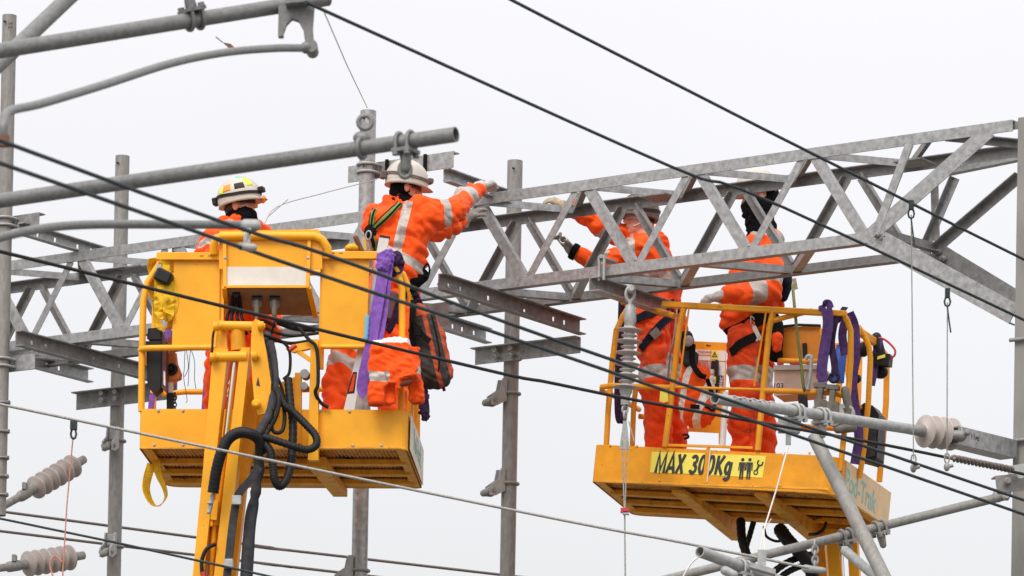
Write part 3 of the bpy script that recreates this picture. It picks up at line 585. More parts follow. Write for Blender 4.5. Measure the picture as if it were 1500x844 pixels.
# hinge clamps on posts: one built at the origin, +X points away from the post
def hinge(label):
    t = thing('post_hinge_clamp', label, 'hinge clamp', (0,0,0), group='hinge clamps on round posts')
    mb = MB(); mb.tube([V((math.cos(a)*.066, math.sin(a)*.066, .0)) for a in [i*math.pi/10 for i in range(20)]], .012, 8, closed=True); part('band', mb, GALV_D, t)
    mb = MB(); mb.prism([(.05,.10),(.085,.10),(.10,.02),(.17,-.03),(.17,-.10),(.12,-.10),(.05,-.06)], (0,.035,0), (1,0,0), (0,0,1), (0,.012,0)); mb.prism([(.05,.10),(.085,.10),(.10,.02),(.17,-.03),(.17,-.10),(.12,-.10),(.05,-.06)], (0,-.047,0), (1,0,0), (0,0,1), (0,.012,0))
    mb.obox((.048,-.0345,-.06), (.02,0,0), (0,.069,0), (0,0,.15)); part('bracket', mb, GALV_P, t, .003)
    mb = MB(); mb.rod((.14,-.06,-.06), (.14,.06,-.06), .016, 8); mb.cap((.14,0,-.06), .032, (.20,0,-.085), .026, 10); part('pivot', mb, GALV_D, t); return t
HC = None
def put_hinge(label, topP, px, py, yl, to=None, az=None):
    global HC
    z = TL(px, py, yl).z; p = V((topP.x, topP.y, z))
    if HC is None: HC = o = hinge(label)
    else: o = copy_tree(HC); o['label'] = label
    if to is not None: d = to-p; az = math.atan2(d.y, d.x)
    o.matrix_world = M.Translation(p) @ M.Rotation(az, 4, 'Z'); return o
put_hinge('upper of two empty hinge clamps on the post between the platforms', topD, 748, 577, 1.13, az=R(203))
put_hinge('lower of two empty hinge clamps on the post between the platforms', topD, 744, 709, 1.13, az=R(203))
put_hinge('hinge clamp on the left post holding the upper insulator', topB, 163, 647, 1.13, to=A)
put_hinge('hinge clamp on the left post holding the lower insulator', topB, 158, 802, 1.13, to=A2)
put_hinge('hinge clamp low on the middle post under the first platform', topC, 529, 836, -.62, az=R(190))
# ------------------------------------------------------------------ work platforms
class Frame:
    def __init__(s, O, u, d, k): s.O, s.u, s.d, s.k = V(O), V(u), V(d), V(k)
    def at(s, a, b, c): return s.O+s.u*a+s.d*b+s.k*c
    def px(s, x, y, b=0.): return onplane(x, y, s.O+s.d*b, s.d)
    def loc(s, p): p = V(p)-s.O; return V((p.dot(s.u), p.dot(s.d), p.dot(s.k)))
    def floor(s, x, y, c=0.): return s.loc(onplane(x, y, s.O+s.k*c, s.k))
    def poly(s, mb, pts, b, th, m=0): # outline in the picture plane at depth b, given real thickness th along the depth axis
        P = [s.px(x, y, b) for x, y in pts]; n = len(P); Q = [p+s.d*th for p in P]
        mb.add(P+Q, [(i, (i+1) % n, n+(i+1) % n, n+i) for i in range(n)], m); mb.add(P, [tuple(range(n))[::-1]], m); mb.add(Q, [tuple(range(n))], m); return mb
    def path(s, pts, k=0, b0=0.): # (x, y[, depth])
        P = [s.px(p[0], p[1], p[2] if len(p) > 2 else b0) for p in pts]; return cr(P, k) if k else P
def spiral(mb, P, r, k=14, amp=.12, n=10):
    Q = cr(P, k); return mb.tube(Q, [r*(1-amp*(i % 3 == 0)) for i in range(len(Q))], n)
def rounded(pts, rads, k=5):
    o = []; n = len(pts)
    for i in range(n):
        p = V((*pts[i], 0)); a = V((*pts[i-1], 0)); b = V((*pts[(i+1) % n], 0)); r = rads[i]
        if r <= 0: o.append((p.x, p.y)); continue
        q0 = p+(a-p).normalized()*r; q2 = p+(b-p).normalized()*r
        for j in range(k+1):
            t = j/k; z = q0*(1-t)**2+p*2*t*(1-t)+q2*t*t; o.append((z.x, z.y))
    return o
def tray(F, plan, rads, h, mat_, parent, side_mat=None, slats=70, beams=(.3, .58, .84), side_idx=None):
    cx = sum(p[0] for p in plan)/len(plan); cy = sum(p[1] for p in plan)/len(plan)
    O = rounded(plan, rads); sm_ = lambda f: [(x+(cx-x)*f, y+(cy-y)*f) for x, y in O]
    I_ = []
    n = len(O)
    for i in range(n):   # inset by the sheet thickness
        a, p, b = V((*O[i-1], 0)), V((*O[i], 0)), V((*O[(i+1) % n], 0)); t_ = (b-a).normalized(); I_.append((p.x-t_.y*.012, p.y+t_.x*.012))
    mb = MB(); A = F.at
    vs_ = [A(x, y, 0) for x, y in O]+[A(x, y, h) for x, y in O]+[A(x, y, h) for x, y in I_]+[A(x, y, .045) for x, y in I_]
    mb.add(vs_, [(i, (i+1) % n, n+(i+1) % n, n+i) for i in range(n)]+[(n+i, n+(i+1) % n, 2*n+(i+1) % n, 2*n+i) for i in range(n)]+[(2*n+i, 2*n+(i+1) % n, 3*n+(i+1) % n, 3*n+i) for i in range(n)], 0, False)
    part('kick_plate', mb, mat_, parent)
    # floor: a sheet, mesh bars under it, edge angles and cross beams
    ins = lambda q: [(p[0]+(-(V((*O[(i+1) % n], 0))-V((*O[i-1], 0))).normalized().y)*q, p[1]+((V((*O[(i+1) % n], 0))-V((*O[i-1], 0))).normalized().x)*q) for i, p in enumerate(O)]
    J = ins(.014); mb = MB(); mb.prism(J, F.O+F.k*.04, F.u, F.d, F.k*.006); part('floor_plate', mb, GRATE, parent)
    x0 = min(p[0] for p in O); x1 = max(p[0] for p in O); y0, y1 = min(p[1] for p in O), max(p[1] for p in O)
    def span(pts, axis, v):
        xs = []
        for i in range(len(pts)):
            p, q = pts[i], pts[(i+1) % len(pts)]
            if (p[axis]-v)*(q[axis]-v) < 0: t = (v-p[axis])/(q[axis]-p[axis]); xs.append(p[1-axis]+(q[1-axis]-p[1-axis])*t)
        return (min(xs), max(xs)) if len(xs) > 1 else None
    mb = MB(); T_ = ins(.03)
    for i in range(slats):
        x = x0+(x1-x0)*(i+.5)/slats; s_ = span(T_, 0, x)
        if s_: mb.obox(A(x-.007, s_[0], .034), F.u*.014, F.d*(s_[1]-s_[0]), F.k*.0055)
    part('floor_mesh', mb, GRATE, parent)
    mb = MB(); L1, L2 = ins(.013), ins(.075); vs_ = [A(x, y, .004) for x, y in L1]+[A(x, y, .004) for x, y in L2]+[A(x, y, .012) for x, y in L2]+[A(x, y, .012) for x, y in L1]
    mb.add(vs_, [(i, (i+1) % n, n+(i+1) % n, n+i) for i in range(n)]+[(n+i, n+(i+1) % n, 2*n+(i+1) % n, 2*n+i) for i in range(n)]+[(2*n+i, 2*n+(i+1) % n, 3*n+(i+1) % n, 3*n+i) for i in range(n)])
    part('edge_frame', mb, YEL_U, parent)
    for f in beams:
        y = y0+(y1-y0)*f; s_ = span(L2, 1, y)
        if s_: part('cross_beam', MB().obox(A(s_[0]-.03, y-.04, -.012), F.u*(s_[1]-s_[0]+.06), F.d*.08, F.k*.036), YEL_U, parent, .004)
    return O
# ---- platform one
Y1 = 28.9; th1 = R(4.5)
F1 = Frame(W(203, 656, Y1), (math.cos(th1), -math.sin(th1), 0), (math.sin(th1), math.cos(th1), 0), K)
lift1 = thing('work_platform', 'yellow lifting platform on the left with two tall side panels and a hooded control box', 'work platform', F1.at(.9, .7, 0), group='yellow lifting platforms')
h1 = F1.loc(F1.px(204, 599)).z; w1 = F1.loc(F1.px(596, 656)).x
rl, rr = F1.floor(247, 717), F1.floor(617, 713)
D1 = (rl.y+rr.y)/2
tray(F1, [(0, 0), (w1, 0), (rr.x, D1), (rl.x, D1)], [.05, .09, .06, .14], h1, YEL, lift1, beams=(.36, .62, .86))
# cream side sheet with worn lettering on the right flank
pa, pb = F1.at(w1+.008, .10, 0), F1.at(rr.x+.006, D1-.07, 0); sd = (pb-pa).normalized(); sn = sd.cross(K)
part('side_sheet', MB().obox(pa+sn*.001+K*.012, pb-pa, sn*.004, K*(h1-.014)), CREAM, lift1)
mb = text_mb('Pod-Trak', (pa+pb)/2+sn*.0065+K*h1*.52, sd, K, .20, .0006, True); part('lettering', mb, TEAL, lift1)
mb = MB()
for x, y in ((232, 602), (268, 602), (468, 603), (512, 603), (226, 652), (268, 652), (468, 653), (517, 653), (559, 653)): q = F1.px(x, y, -.001); mb.ell(q, F1.u*.011, F1.d*.008, F1.k*.011, 5)
part('bolt', mb, GALV_P, lift1)
def rail(F, parent, pts, r=.0215, k=0, b0=0., m=None, name='guard_rail', n=12):
    return part(name, MB().tube(F.path(pts, k, b0), r, n), m or YEL, parent)
rail(F1, lift1, [(207, 603, .03), (208, 520, .03), (210, 440, .03), (216, 414, .04), (229, 394, .06), (240, 378, .08)], .022)
rail(F1, lift1, [(224, 600, D1-.1), (226, 500, D1-.1), (228, 420, D1-.1), (240, 385, D1-.15)], .022)
rail(F1, lift1, [(240, 376, .06), (247, 385, .5), (256, 397, D1-.1), (268, 400, D1-.05), (430, 400, D1-.05), (560, 397, D1-.05)], .022)
rail(F1, lift1, [(318, 509, -.01), (260, 509.5, -.01), (218, 510, -.01), (209, 511, .0), (206, 513, .03), (210, 519, .3), (224, 544, D1-.1), (240, 578, D1-.05), (270, 574, D1-.05), (340, 574, D1-.05), (470, 570, D1-.05), (590, 565, D1-.05)], .020)
rail(F1, lift1, [(470, 508, -.01), (549, 508, -.01)], .016)
rail(F1, lift1, [(556, 374, .03), (573, 383, .03), (583, 400, .04), (589, 424, .05), (589, 520, .05), (587, 604, .05)], .022)
rail(F1, lift1, [(560, 380, .25), (590, 402, .34), (601, 428, .36), (604, 450, .36), (603, 530, .36), (600, 620, .36)], .022)
rail(F1, lift1, [(611, 470, D1-.12), (611, 560, D1-.12), (610, 655, D1-.12)], .024, m=YEL_D)
part('panel_channel', MB().obox(F1.px(229, 380.5, -.02), F1.u*(F1.loc(F1.px(324, 380)).x-F1.loc(F1.px(229, 380)).x), F1.d*.05, F1.k*.05), YEL, lift1, .003)
part('panel_channel', MB().obox(F1.px(470, 379, -.02), F1.u*(F1.loc(F1.px(552, 379)).x-F1.loc(F1.px(470, 379)).x), F1.d*.05, F1.k*.05), YEL, lift1, .003)
part('side_panel', F1.poly(MB(), [(255, 378), (322, 379), (321, 508), (252, 508)], .012, .008), YEL, lift1, .002)
part('side_panel', F1.poly(MB(), [(472, 376), (541, 377), (537, 508), (471, 508)], .012, .008), YEL, lift1, .002)
part('panel_post', F1.poly(MB(), [(321, 366), (329, 366), (326, 560), (318, 560)], .03, .04), YEL, lift1, .004)
part('panel_post', F1.poly(MB(), [(470, 366), (477, 366), (473, 540), (466, 540)], .03, .04), YEL, lift1, .004)
mb = MB()
for x, y in ((294, 375), (297, 375), (306, 375), (309, 375), (486, 371), (489, 371), (498, 371), (501, 371)): q = F1.px(x, y, -.021); mb.rod(q, q+F1.d*.004, .005, 6)
part('rivet', mb, INK, lift1)
# hooded control box
cb = part('control_hood', MB().tube(F1.path([(313, 372, -.03), (313, 359, -.05), (316, 350, -.06), (324, 346, -.06), (390, 345, -.06), (461, 346, -.06), (472, 351, -.06), (480, 363, -.05), (481, 378, -.03)]), .026, 14), YEL, lift1)
mb = F1.poly(MB(), [(322, 338), (466, 336), (472, 346), (472, 394), (420, 396), (365, 395), (342, 395), (321, 394), (321, 350)], -.035, .012); mb.obox(F1.px(326, 344, -.02), F1.u*.64, F1.d*.30, F1.k*.022)
part('hood_sheet', mb, YEL, lift1, .003)
def ppt(x, y, b): return F1.px(x, y, b)
A_, B_ = ppt(331, 391, -.05), ppt(451, 391, -.05)
bx = MB(); q = [ppt(331, 391, -.05), ppt(331, 419, -.06), ppt(333, 459, .22), ppt(335, 392, .26)]; q2 = [ppt(452, 391, -.05), ppt(452, 419, -.06), ppt(461, 463, .22), ppt(449, 392, .26)]
bx.add(q+q2, [(0, 1, 5, 4)], 0); bx.add(q+q2, [(1, 2, 6, 5)], 1); bx.add(q+q2, [(2, 3, 7, 6), (3, 0, 4, 7)], 2); bx.add(q+q2, [(0, 3, 2, 1), (4, 5, 6, 7)], 3)
box1 = part('control_box', bx, [WHITEP, BROWN, YEL_D, CREAM], lift1)
mb = MB(); mb.bar(ppt(331, 420, -.064), ppt(452, 420, -.064), F1.k, .016, .012); mb.bar(ppt(329, 352, -.055), ppt(329.5, 420, -.068), F1.u, .022, .008); mb.bar(ppt(453, 352, -.055), ppt(450.5, 420, -.068), F1.u, .022, .008); mb.bar(ppt(452, 421, -.06), ppt(462, 464, .215), F1.u, .03, .02); mb.bar(ppt(329, 421, -.06), ppt(332, 460, .215), F1.u, .03, .02)
part('hanger_strap', mb, YEL, box1)
mb = MB()
for x, y in ((330, 378), (451, 378)): q = F1.px(x, y, -.062); mb.ell(q, F1.u*.012, F1.d*.008, F1.k*.012, 5)
part('bolt', mb, GALV_P, box1)
def onbox(x, y): # on the sloping underside of the control box
    a, b, c = ppt(331, 419, -.06), ppt(452, 419, -.06), ppt(461, 463, .22); return onplane(x, y, a, (b-a).cross(c-a).normalized())
nb_ = (ppt(452, 419, -.06)-ppt(331, 419, -.06)).cross(ppt(461, 463, .22)-ppt(331, 419, -.06)).normalized()
if nb_.y > 0: nb_ = -nb_
for x, y, s in ((377, 436, 1), (403, 436, 1)):
    q = onbox(x, y); mb = MB(); mb.box(q+nb_*.02, F1.u*.03, nb_*.022, F1.k*.035); mb.cap(q+nb_*.04, .024, q+nb_*.05-K*.07, .018, 10); mb.rod(q+nb_*.05-K*.07, q+nb_*.05-K*.12, .012, 8)
    pl = part('plug', mb, PULLEY, box1, .004); mb = MB(); mb.box(q+nb_*.03+K*.035, F1.u*.034, nb_*.024, F1.k*.010); part('latch', mb, BLACKP, pl)
mb = MB(); q = onbox(346, 429); mb.ell(q, F1.u*.028, nb_*.03, F1.k*.022, 7)
for dx in (-6, -1, 5, 10): mb.tube(cr([onbox(345+dx*.6, 432)+nb_*.01, onbox(344+dx, 445)+nb_*.04, ppt(341+dx*1.4, 468, .05), ppt(352+dx*2, 490, .1)], 5), .011, 7)
mb.tube(cr([onbox(405, 450)+nb_*.05, ppt(402, 472, .0), ppt(396, 500, .1), ppt(402, 530, .15)], 5), .008, 7)
part('cable_bundle', mb, BLACK, box1)
# right hand boom bracket
mb = F1.poly(MB(), [(455, 497), (466, 497), (466, 674), (451, 674)], -.06, .06); mb = F1.poly(mb, [(418, 511), (428, 505), (455, 500), (455, 510), (430, 516)], -.055, .05); mb = F1.poly(mb, [(430, 505), (455, 524), (455, 531), (426, 511)], -.052, .03)
part('mounting_bracket', mb, YEL, lift1, .003)
mb = F1.poly(MB(), [(432, 546), (441, 546), (441, 650), (430, 650)], -.02, .05); mb = F1.poly(mb, [(412, 560), (432, 552), (432, 600), (441, 640), (400, 640), (396, 590)], .06, .05)
mb = F1.poly(mb, [(375, 556), (418, 560), (425, 655), (380, 655)], .18, .06)
part('pivot_plate', mb, YEL_D, lift1, .003)
for q, rr_ in ((F1.px(447, 549, -.04), .030), (F1.px(446, 567, -.04), .026)): part('pivot_pin', MB().rod(q-F1.d*.04, q+F1.d*.05, rr_, 12), GALV_W, lift1)
a = F1.floor(452, 672, -.01); b = F1.floor(487, 716, -.01)
part('fork_beam', MB().add([F1.at(a.x, a.y-.05, -.005), F1.at(a.x+.12, a.y-.05, -.005), F1.at(b.x+.10, D1, -.005), F1.at(b.x, D1, -.005), F1.at(a.x, a.y-.05, -.075), F1.at(a.x+.12, a.y-.05, -.075), F1.at(b.x+.10, D1, -.06), F1.at(b.x, D1, -.06)], [(0,1,2,3),(7,6,5,4),(0,4,5,1),(1,5,6,2),(2,6,7,3),(3,7,4,0)]), YEL_U, lift1, .004)
# lifting arm
arm = part('lifting_arm', F1.poly(MB(), [(312, 511), (334, 511), (314, 690), (297, 855), (262, 1150), (246, 1150), (281, 855), (297, 690)], -.34, .13), YEL, lift1, .005)
part('arm_plate', F1.poly(MB(), [(352, 509), (366, 509), (352, 640), (347, 690), (327, 855), (292, 1150), (276, 1150), (312, 855), (330, 690), (337, 640)], -.34, .13), YEL, arm, .005)
part('rear_column', F1.poly(MB(), [(361, 560), (378, 560), (372, 650), (362, 690), (344, 855), (322, 1150), (306, 1150), (326, 855), (341, 690), (350, 640)], -.10, .10), YEL_D, arm, .005)
part('centre_plate', F1.poly(MB(), [(334, 640), (338, 655), (326, 740), (319, 855), (290, 1150), (280, 1150), (302, 855), (312, 740), (322, 640)], -.24, .02), YEL_D, arm, .002)
cyl = part('cylinder', MB().rod(F1.px(348, 484, -.30), F1.px(349, 514, -.30), .048, 18), YEL_D, arm)
part('rod', MB().rod(F1.px(345, 520, -.30), F1.px(329, 655, -.27), .019, 14), CHROME, cyl)
part('barrel', MB().rod(F1.px(327, 665, -.27), F1.px(314, 770, -.27), .028, 14).rod(F1.px(314, 770, -.27), F1.px(308, 860, -.27), .017, 12), YEL_D, cyl)
mb = F1.poly(MB(), [(305, 733), (320, 733), (317, 762), (302, 760)], -.33, .07); mb.obox(F1.px(306, 771, -.32), F1.u*.025, F1.d*.03, F1.k*.05); part('valve_block', mb, YEL, cyl, .004)
part('cross_pin', MB().rod(F1.px(322, 477, -.33), F1.px(377, 478, -.33), .030, 16), YEL, arm); part('cross_pin', MB().rod(F1.px(313, 523, -.33), F1.px(362, 522, -.33), .034, 16), YEL, arm)
for x, y in ((318, 479), (383, 478), (313, 524), (374, 522), (381, 593)): q = F1.px(x, y, -.37); mb = MB().lathe(q-F1.u*.02-F1.d*.01, F1.u if x != 381 else F1.d*-1, [(0, .03), (.035, .03), (.035, .016), (.045, .016)], 12); part('pin_boss', mb, YEL, arm)
k1 = F1.poly(MB(), [(320, 470), (327, 468), (331, 480), (333, 514), (320, 520), (312, 545), (316, 500)], -.30, .03)
part('link_plate', k1, YEL, arm, .003)
k2 = F1.poly(MB(), [(369, 474), (374, 467), (381, 470), (390, 515), (397, 560), (396, 590), (389, 606), (378, 608), (373, 595), (370, 560), (367, 515)], -.36, .03)
lp = part('link_plate', k2, YEL, arm, .003)
mb = F1.poly(MB(), [(378, 552), (381, 566), (375, 564)], -.363, .002); part('warning_mark', mb, INK, lp)
# hoses
mb = MB(); spiral(mb, F1.path([(391, 490, -.10), (399, 520, -.20), (402, 560, -.30), (397, 600, -.38), (385, 625, -.42), (375, 640, -.44)]), .030, 8, .05); part('hose_sleeve', mb, GREYS, arm)
def hose(pts, r, name='hose', m=None, amp=.12): mb = MB(); spiral(mb, F1.path(pts), r, 14, amp); return part(name, mb, m or BLACK, arm)
hose([(382, 664, -.42), (380, 646, -.46), (368, 636, -.5), (350, 634, -.5), (334, 644, -.5), (324, 664, -.5), (317, 690, -.48), (312, 722, -.45)], .037, amp=.05)
hose([(386, 640, -.45), (400, 644, -.46), (430, 654, -.46), (450, 659, -.44), (463, 652, -.42), (462, 638, -.40), (448, 622, -.38), (432, 606, -.36), (415, 592, -.36), (406, 570, -.30)], .026)
hose([(388, 650, -.44), (396, 662, -.46), (400, 684, -.46), (402, 702, -.46), (408, 712, -.44), (416, 708, -.42), (424, 690, -.38), (428, 660, -.34), (429, 620, -.3), (425, 590, -.25), (422, 555, -.2)], .028)
hose([(398, 566, -.33), (408, 580, -.4), (406, 606, -.42), (394, 630, -.42), (386, 640, -.44)], .014, amp=0)
hose([(399, 600, -.4), (398, 625, -.4), (404, 634, -.4), (414, 630, -.38), (417, 610, -.35), (414, 590, -.3)], .013, amp=0)
hose([(384, 490, -.2), (412, 500, -.12), (424, 515, -.1), (424, 545, -.1), (415, 556, -.1)], .010, amp=0)
hose([(300, 860, -.36), (296, 838, -.38), (296, 820, -.38), (303, 804, -.38), (316, 797, -.36)], .013, amp=0)
hose([(315, 480, -.32), (312, 492, -.33), (311, 510, -.34), (310, 535, -.33)], .008, amp=0)
hose([(405, 470, -.05), (430, 474, -.08), (452, 497, -.09), (464, 512, -.09), (466, 560, -.09), (462, 575, -.08), (470, 590, -.04), (481, 597, -.03)], .012, amp=0)
mb = MB(); q = F1.path([(366, 520, -.1), (379, 690, -.34), (373, 730, -.34), (366, 770, -.33), (360, 860, -.33)][1:])
mb.tube(cr([F1.px(379, 640, -.38)]+q, 5), [.024, .024, .026, .030, .034, .038, .030, .025, .032, .036, .027, .034, .037, .039, .039, .039, .039, .041, .041, .041, .041][:21], 12); part('hose_sleeve', mb, GREYS, arm)
mb = MB(); mb.ribbon(F1.path([(379, 684, -.50), (368, 702, -.48), (352, 720, -.46), (346, 735, -.44), (340, 775, -.42), (334, 830, -.42), (332, 850, -.42)], 4), F1.u, .05, .02); part('flat_hose', mb, GREYS, arm)
for q in (F1.px(347, 733, -.47), F1.px(335, 826, -.44)): part('fitting', MB().box(q, F1.u*.03, F1.d*.02, F1.k*.03), GALV_P, arm, .004)
mb = MB(); mb.tube(F1.path([(312, 724, -.44), (309, 738, -.43), (307, 748, -.42)]), .015, 8); mb.ell(F1.px(308, 737, -.44), F1.u*.022, F1.d*.02, F1.k*.012, 6); mb.ell(F1.px(306, 750, -.42), F1.u*.016, F1.d*.016, F1.k*.016, 6); part('hose_end', mb, GALV_P, arm)
mb = MB(); mb.rod(F1.px(396, 546, -.30), F1.px(397, 585, -.3), .012, 8); mb.rod(F1.px(298, 838, -.39), F1.px(299, 850, -.39), .016, 8); part('red_fitting', mb, REDM, arm)
for pts, rr_ in (([(352, 474, .1), (372, 486, .05), (396, 496, .05), (425, 503, .05), (452, 500, .1)], .012), ([(382, 476, .15), (400, 486, .12), (428, 492, .1), (468, 488, .1)], .010), ([(398, 500, .0), (402, 540, -.1), (412, 566, -.15), (420, 600, -.2)], .010), ([(386, 500, -.15), (396, 540, -.3), (398, 565, -.34)], .014), ([(408, 472, .2), (432, 480, .15), (462, 482, .15)], .022), ([(356, 490, .1), (366, 476, .1), (384, 470, .12), (404, 478, .12)], .010)): hose(pts, rr_, amp=0)
part('red_fitting', MB().rod(F1.px(424, 513, -.1), F1.px(434, 506, -.1), .014, 8), REDM, lift1)
part('dirt_lip', F1.poly(MB(), [(206, 654.6), (594, 654.2), (594, 657.0), (206, 657.2)], -.0035, .003), YEL_U, lift1)
# ---- loose gear on platform one
t = thing('floodlight', 'small black box lamp tilted under the left top corner of the first platform', 'lamp', F1.px(240, 406, -.05))
ez = (K*.96-F1.u*-.28).normalized(); ex = ez.cross(F1.d).normalized()*-1
mb = MB(); c = F1.px(240, 406, -.02); mb.box(c, (F1.u*.90-K*.42).normalized()*.055, F1.d*.05, (K*.90+F1.u*.42).normalized()*.042); part('housing', mb, BLACKP, t, .012)
mb = MB(); mb.box(F1.px(233, 392, -.03), F1.u*.016, F1.d*.012, K*.02); part('mount', mb, GALV_P, t)
t = thing('equipment_box', 'tall black box with a maroon side hanging inside the left rail of the first platform', 'equipment box', F1.px(228, 579, .08))
mb = MB(); mb = F1.poly(mb, [(215, 497), (217, 481), (234, 480), (236, 497)], .06, .10); mb = F1.poly(mb, [(214, 500), (236, 499), (235, 569), (225, 577), (216, 566)], .06, .12); part('case', mb, BLACKP, t, .008)
mb = F1.poly(MB(), [(236.5, 484), (243, 500), (243, 574), (236.5, 568)], .08, .11); part('side_cover', mb, MAROON, t, .004)
mb = F1.poly(MB(), [(239.5, 543), (242, 545), (242.3, 566), (239.5, 563)], .078, .002); part('sticker', mb, LABELW, t)
t = thing('chain_hoist', 'rusty orange chain hoist hanging beside the tall black box', 'chain hoist', F1.px(252, 560, .25))
mb = F1.poly(MB(), [(246, 520), (250, 512), (256, 514), (258, 530), (264, 545), (263, 553), (256, 556), (252, 562), (245, 560)], .22, .09); mb = F1.poly(mb, [(246, 495), (257, 495), (256, 514), (247, 514)], .24, .05); part('hoist_body', mb, ORMET, t, .01)
mb = MB(); q = F1.px(251, 541, .215); mb.tube([q+(F1.u*math.cos(a)+K*math.sin(a))*.03 for a in [i*math.pi/7 for i in range(14)]], .012, 7, closed=True); mb.ell(q, F1.u*.02, F1.d*.02, K*.02, 6); part('hand_wheel', mb, BLACK, t)
mb = F1.poly(MB(), [(247, 560), (253, 560), (253, 575), (246, 575)], .22, .03); part('hoist_label', mb, LABELW, t)
mb = F1.poly(MB(), [(244, 576), (254, 576), (253, 600), (244, 600)], .22, .05)
for i in range(5): q = F1.px(256, 578+i*5, .22); mb.tube([q+(F1.u*math.cos(a)*(1 if i % 2 else .4)+K*math.sin(a)*1.3)*.012 for a in [j*math.pi/5 for j in range(10)]], .004, 5, closed=True)
part('chain_bag', mb, BLACKP, t)
LATER = []
def sling(label, m, ribs, cat='sling', F=F1, t_=.006, grp='lifting slings tied to the rails', lumps=(), mlump=None):
    t = thing('lifting_sling', label, cat, F.px(*ribs[0][0][0]), group=grp)
    for pts, wv, w in ribs:
        part('webbing', MB().ribbon(F.path(pts, 5), wv, w, t_), m, t)
    if lumps:
        LATER.append((t, F, lumps, mlump or m))
    return t
u1 = F1.u
sling('bundle of bright yellow webbing looped over the left corner rail of the first platform', YWEB, [
    ([(243, 380, .0), (236, 400, .0), (234, 430, -.02), (234, 455, -.02), (241, 464, -.03), (247, 458, -.02), (246, 430, 0), (250, 400, .05), (246, 378, .06)], [u1*(1-.0*i)+K*.25+F1.d*(.5 if i % 3 else .1) for i in range(41)], .075),
    ([(252, 400, .03), (255, 430, .0), (253, 455, .0), (247, 462, .01)], u1+F1.d*.4, .06),
    ([(226, 420, .12), (229, 450, .12), (231, 474, .1), (240, 482, .05), (250, 476, .05), (252, 462, .06)], [u1+K*.5+F1.d*.6 for i in range(26)], .05),
    ([(224, 378, .05), (222, 392, .1), (226, 405, .12), (234, 415, .1)], u1+F1.d, .06),
    ([(228, 405, .1), (222, 425, .12), (226, 438, .12), (232, 440, .1)], u1+F1.d, .05)], lumps=((238, 437, .0, .034, .10, .12), (249, 436, .02, .032, .10, -.05), (244, 402, .03, .035, .07, 0)))
sling('loop of yellow webbing dangling below the left rear corner of the first platform', YWEB, [
    ([(222, 680, .5), (216, 700, .5), (214, 716, .5), (219, 732, .5), (227, 741, .5), (236, 739, .5), (243, 727, .5), (240, 712, .5), (234, 698, .5), (230, 684, .5), (229, 672, .5)], [u1*math.cos(.3+i*.055)+F1.d*math.sin(.3+i*.055)*.9+K*.15 for i in range(51)], .06)])
sling('bright purple webbing knotted over the right top corner of the first platform', PURPLE, [
    ([(566, 376, -.03), (561, 400, -.06), (556, 430, -.07), (549, 470, -.07), (541, 515, -.06), (533, 550, -.05), (531, 570, -.04), (537, 578, -.04)], u1+K*.1, .075),
    ([(571, 378, -.02), (567, 410, -.05), (564, 440, -.05), (558, 480, -.05), (550, 520, -.05), (543, 560, -.04), (540, 578, -.04)], u1-F1.d*.3, .06)],
    lumps=((562, 389, -.05, .055, .045, -.15), (560, 377, -.03, .04, .04, .3), (571, 375, -.02, .035, .05, .2)))
sling('dark purple webbing looped on the rail behind the bright purple one', PURPLE_D, [
    ([(580, 372, .0), (585, 382, .02), (584, 395, .03), (577, 402, .02), (570, 396, .0)], u1+K*.8, .06),
    ([(585, 440, .12), (582, 452, .12), (577, 468, .12), (571, 482, .14), (567, 486, .15)], u1, .045),
    ([(621, 560, .30), (622, 580, .30), (624, 600, .30), (622, 612, .30)], u1+F1.d*.6, .05)], lumps=((580, 380, .03, .045, .055, .4), (622, 604, .3, .028, .055, .1), (620, 580, .3, .03, .08, 0)))
sling('strip of purple webbing inside the first platform behind the tall black box', PURPLE, [
    ([(246, 480, .5), (247, 500, .5), (247, 520, .5)], u1, .04), ([(224, 576, 1.0), (222, 590, 1.0), (221, 600, 1.0)], u1, .04), ([(305, 540, 1.0), (301, 570, 1.0), (299, 600, 1.0)], u1, .035)])
solo('tag_line', MB().tube(F1.path([(538, 462, -.08), (537, 480, -.08), (535, 498, -.08)], 5), [.012+.005*(i % 2) for i in range(11)], 7), mat('pale_blue_rope', (.16,.42,.62), .8), 'short end of pale blue rope beside the purple webbing', 'rope')
mb = MB()
for pts in ([(271, 512), (270, 540), (269, 553), (274, 585), (272, 590)], [(273, 512), (276, 535), (274, 545), (270, 552)], [(279, 512), (277, 535), (276, 560), (275, 566)], [(280, 512), (285, 530), (285, 555), (287, 570)]): mb.tube(F1.path(pts, 4, .1), .0022, 5)
solo('loose_wire', mb, CABLE, 'bunch of hair thin loose wires dangling below the left side panel', 'wire')
t = thing('spirit_level', 'long aluminium level with a black hand slot leaning beside the bright purple webbing', 'spirit level', F1.px(500, 605, .12))
lvl = F1.poly(MB(), [(556, 345), (570, 348), (548, 470), (527, 560), (518, 606), (502, 606), (513, 560), (536, 455)], .10, .03); part('beam', lvl, ALU, t, .002)
mb = F1.poly(MB(), [(556, 344), (571, 346.5), (570.6, 349), (555.5, 347)], .095, .04); mb = F1.poly(mb, [(517, 545), (523, 545), (519, 576), (508, 577), (511, 565)], .097, .01); part('hand_slot', mb, BLACKP, t)
mb = F1.poly(MB(), [(518, 548), (521, 548), (517, 573), (511, 574)], .095, .012); part('slot_opening', mb, ORANGE_D, t)
t = thing('hammer', 'brown handled tool in a yellow holder on the right side panel of the first platform', 'tool', F1.px(528, 366, .2))
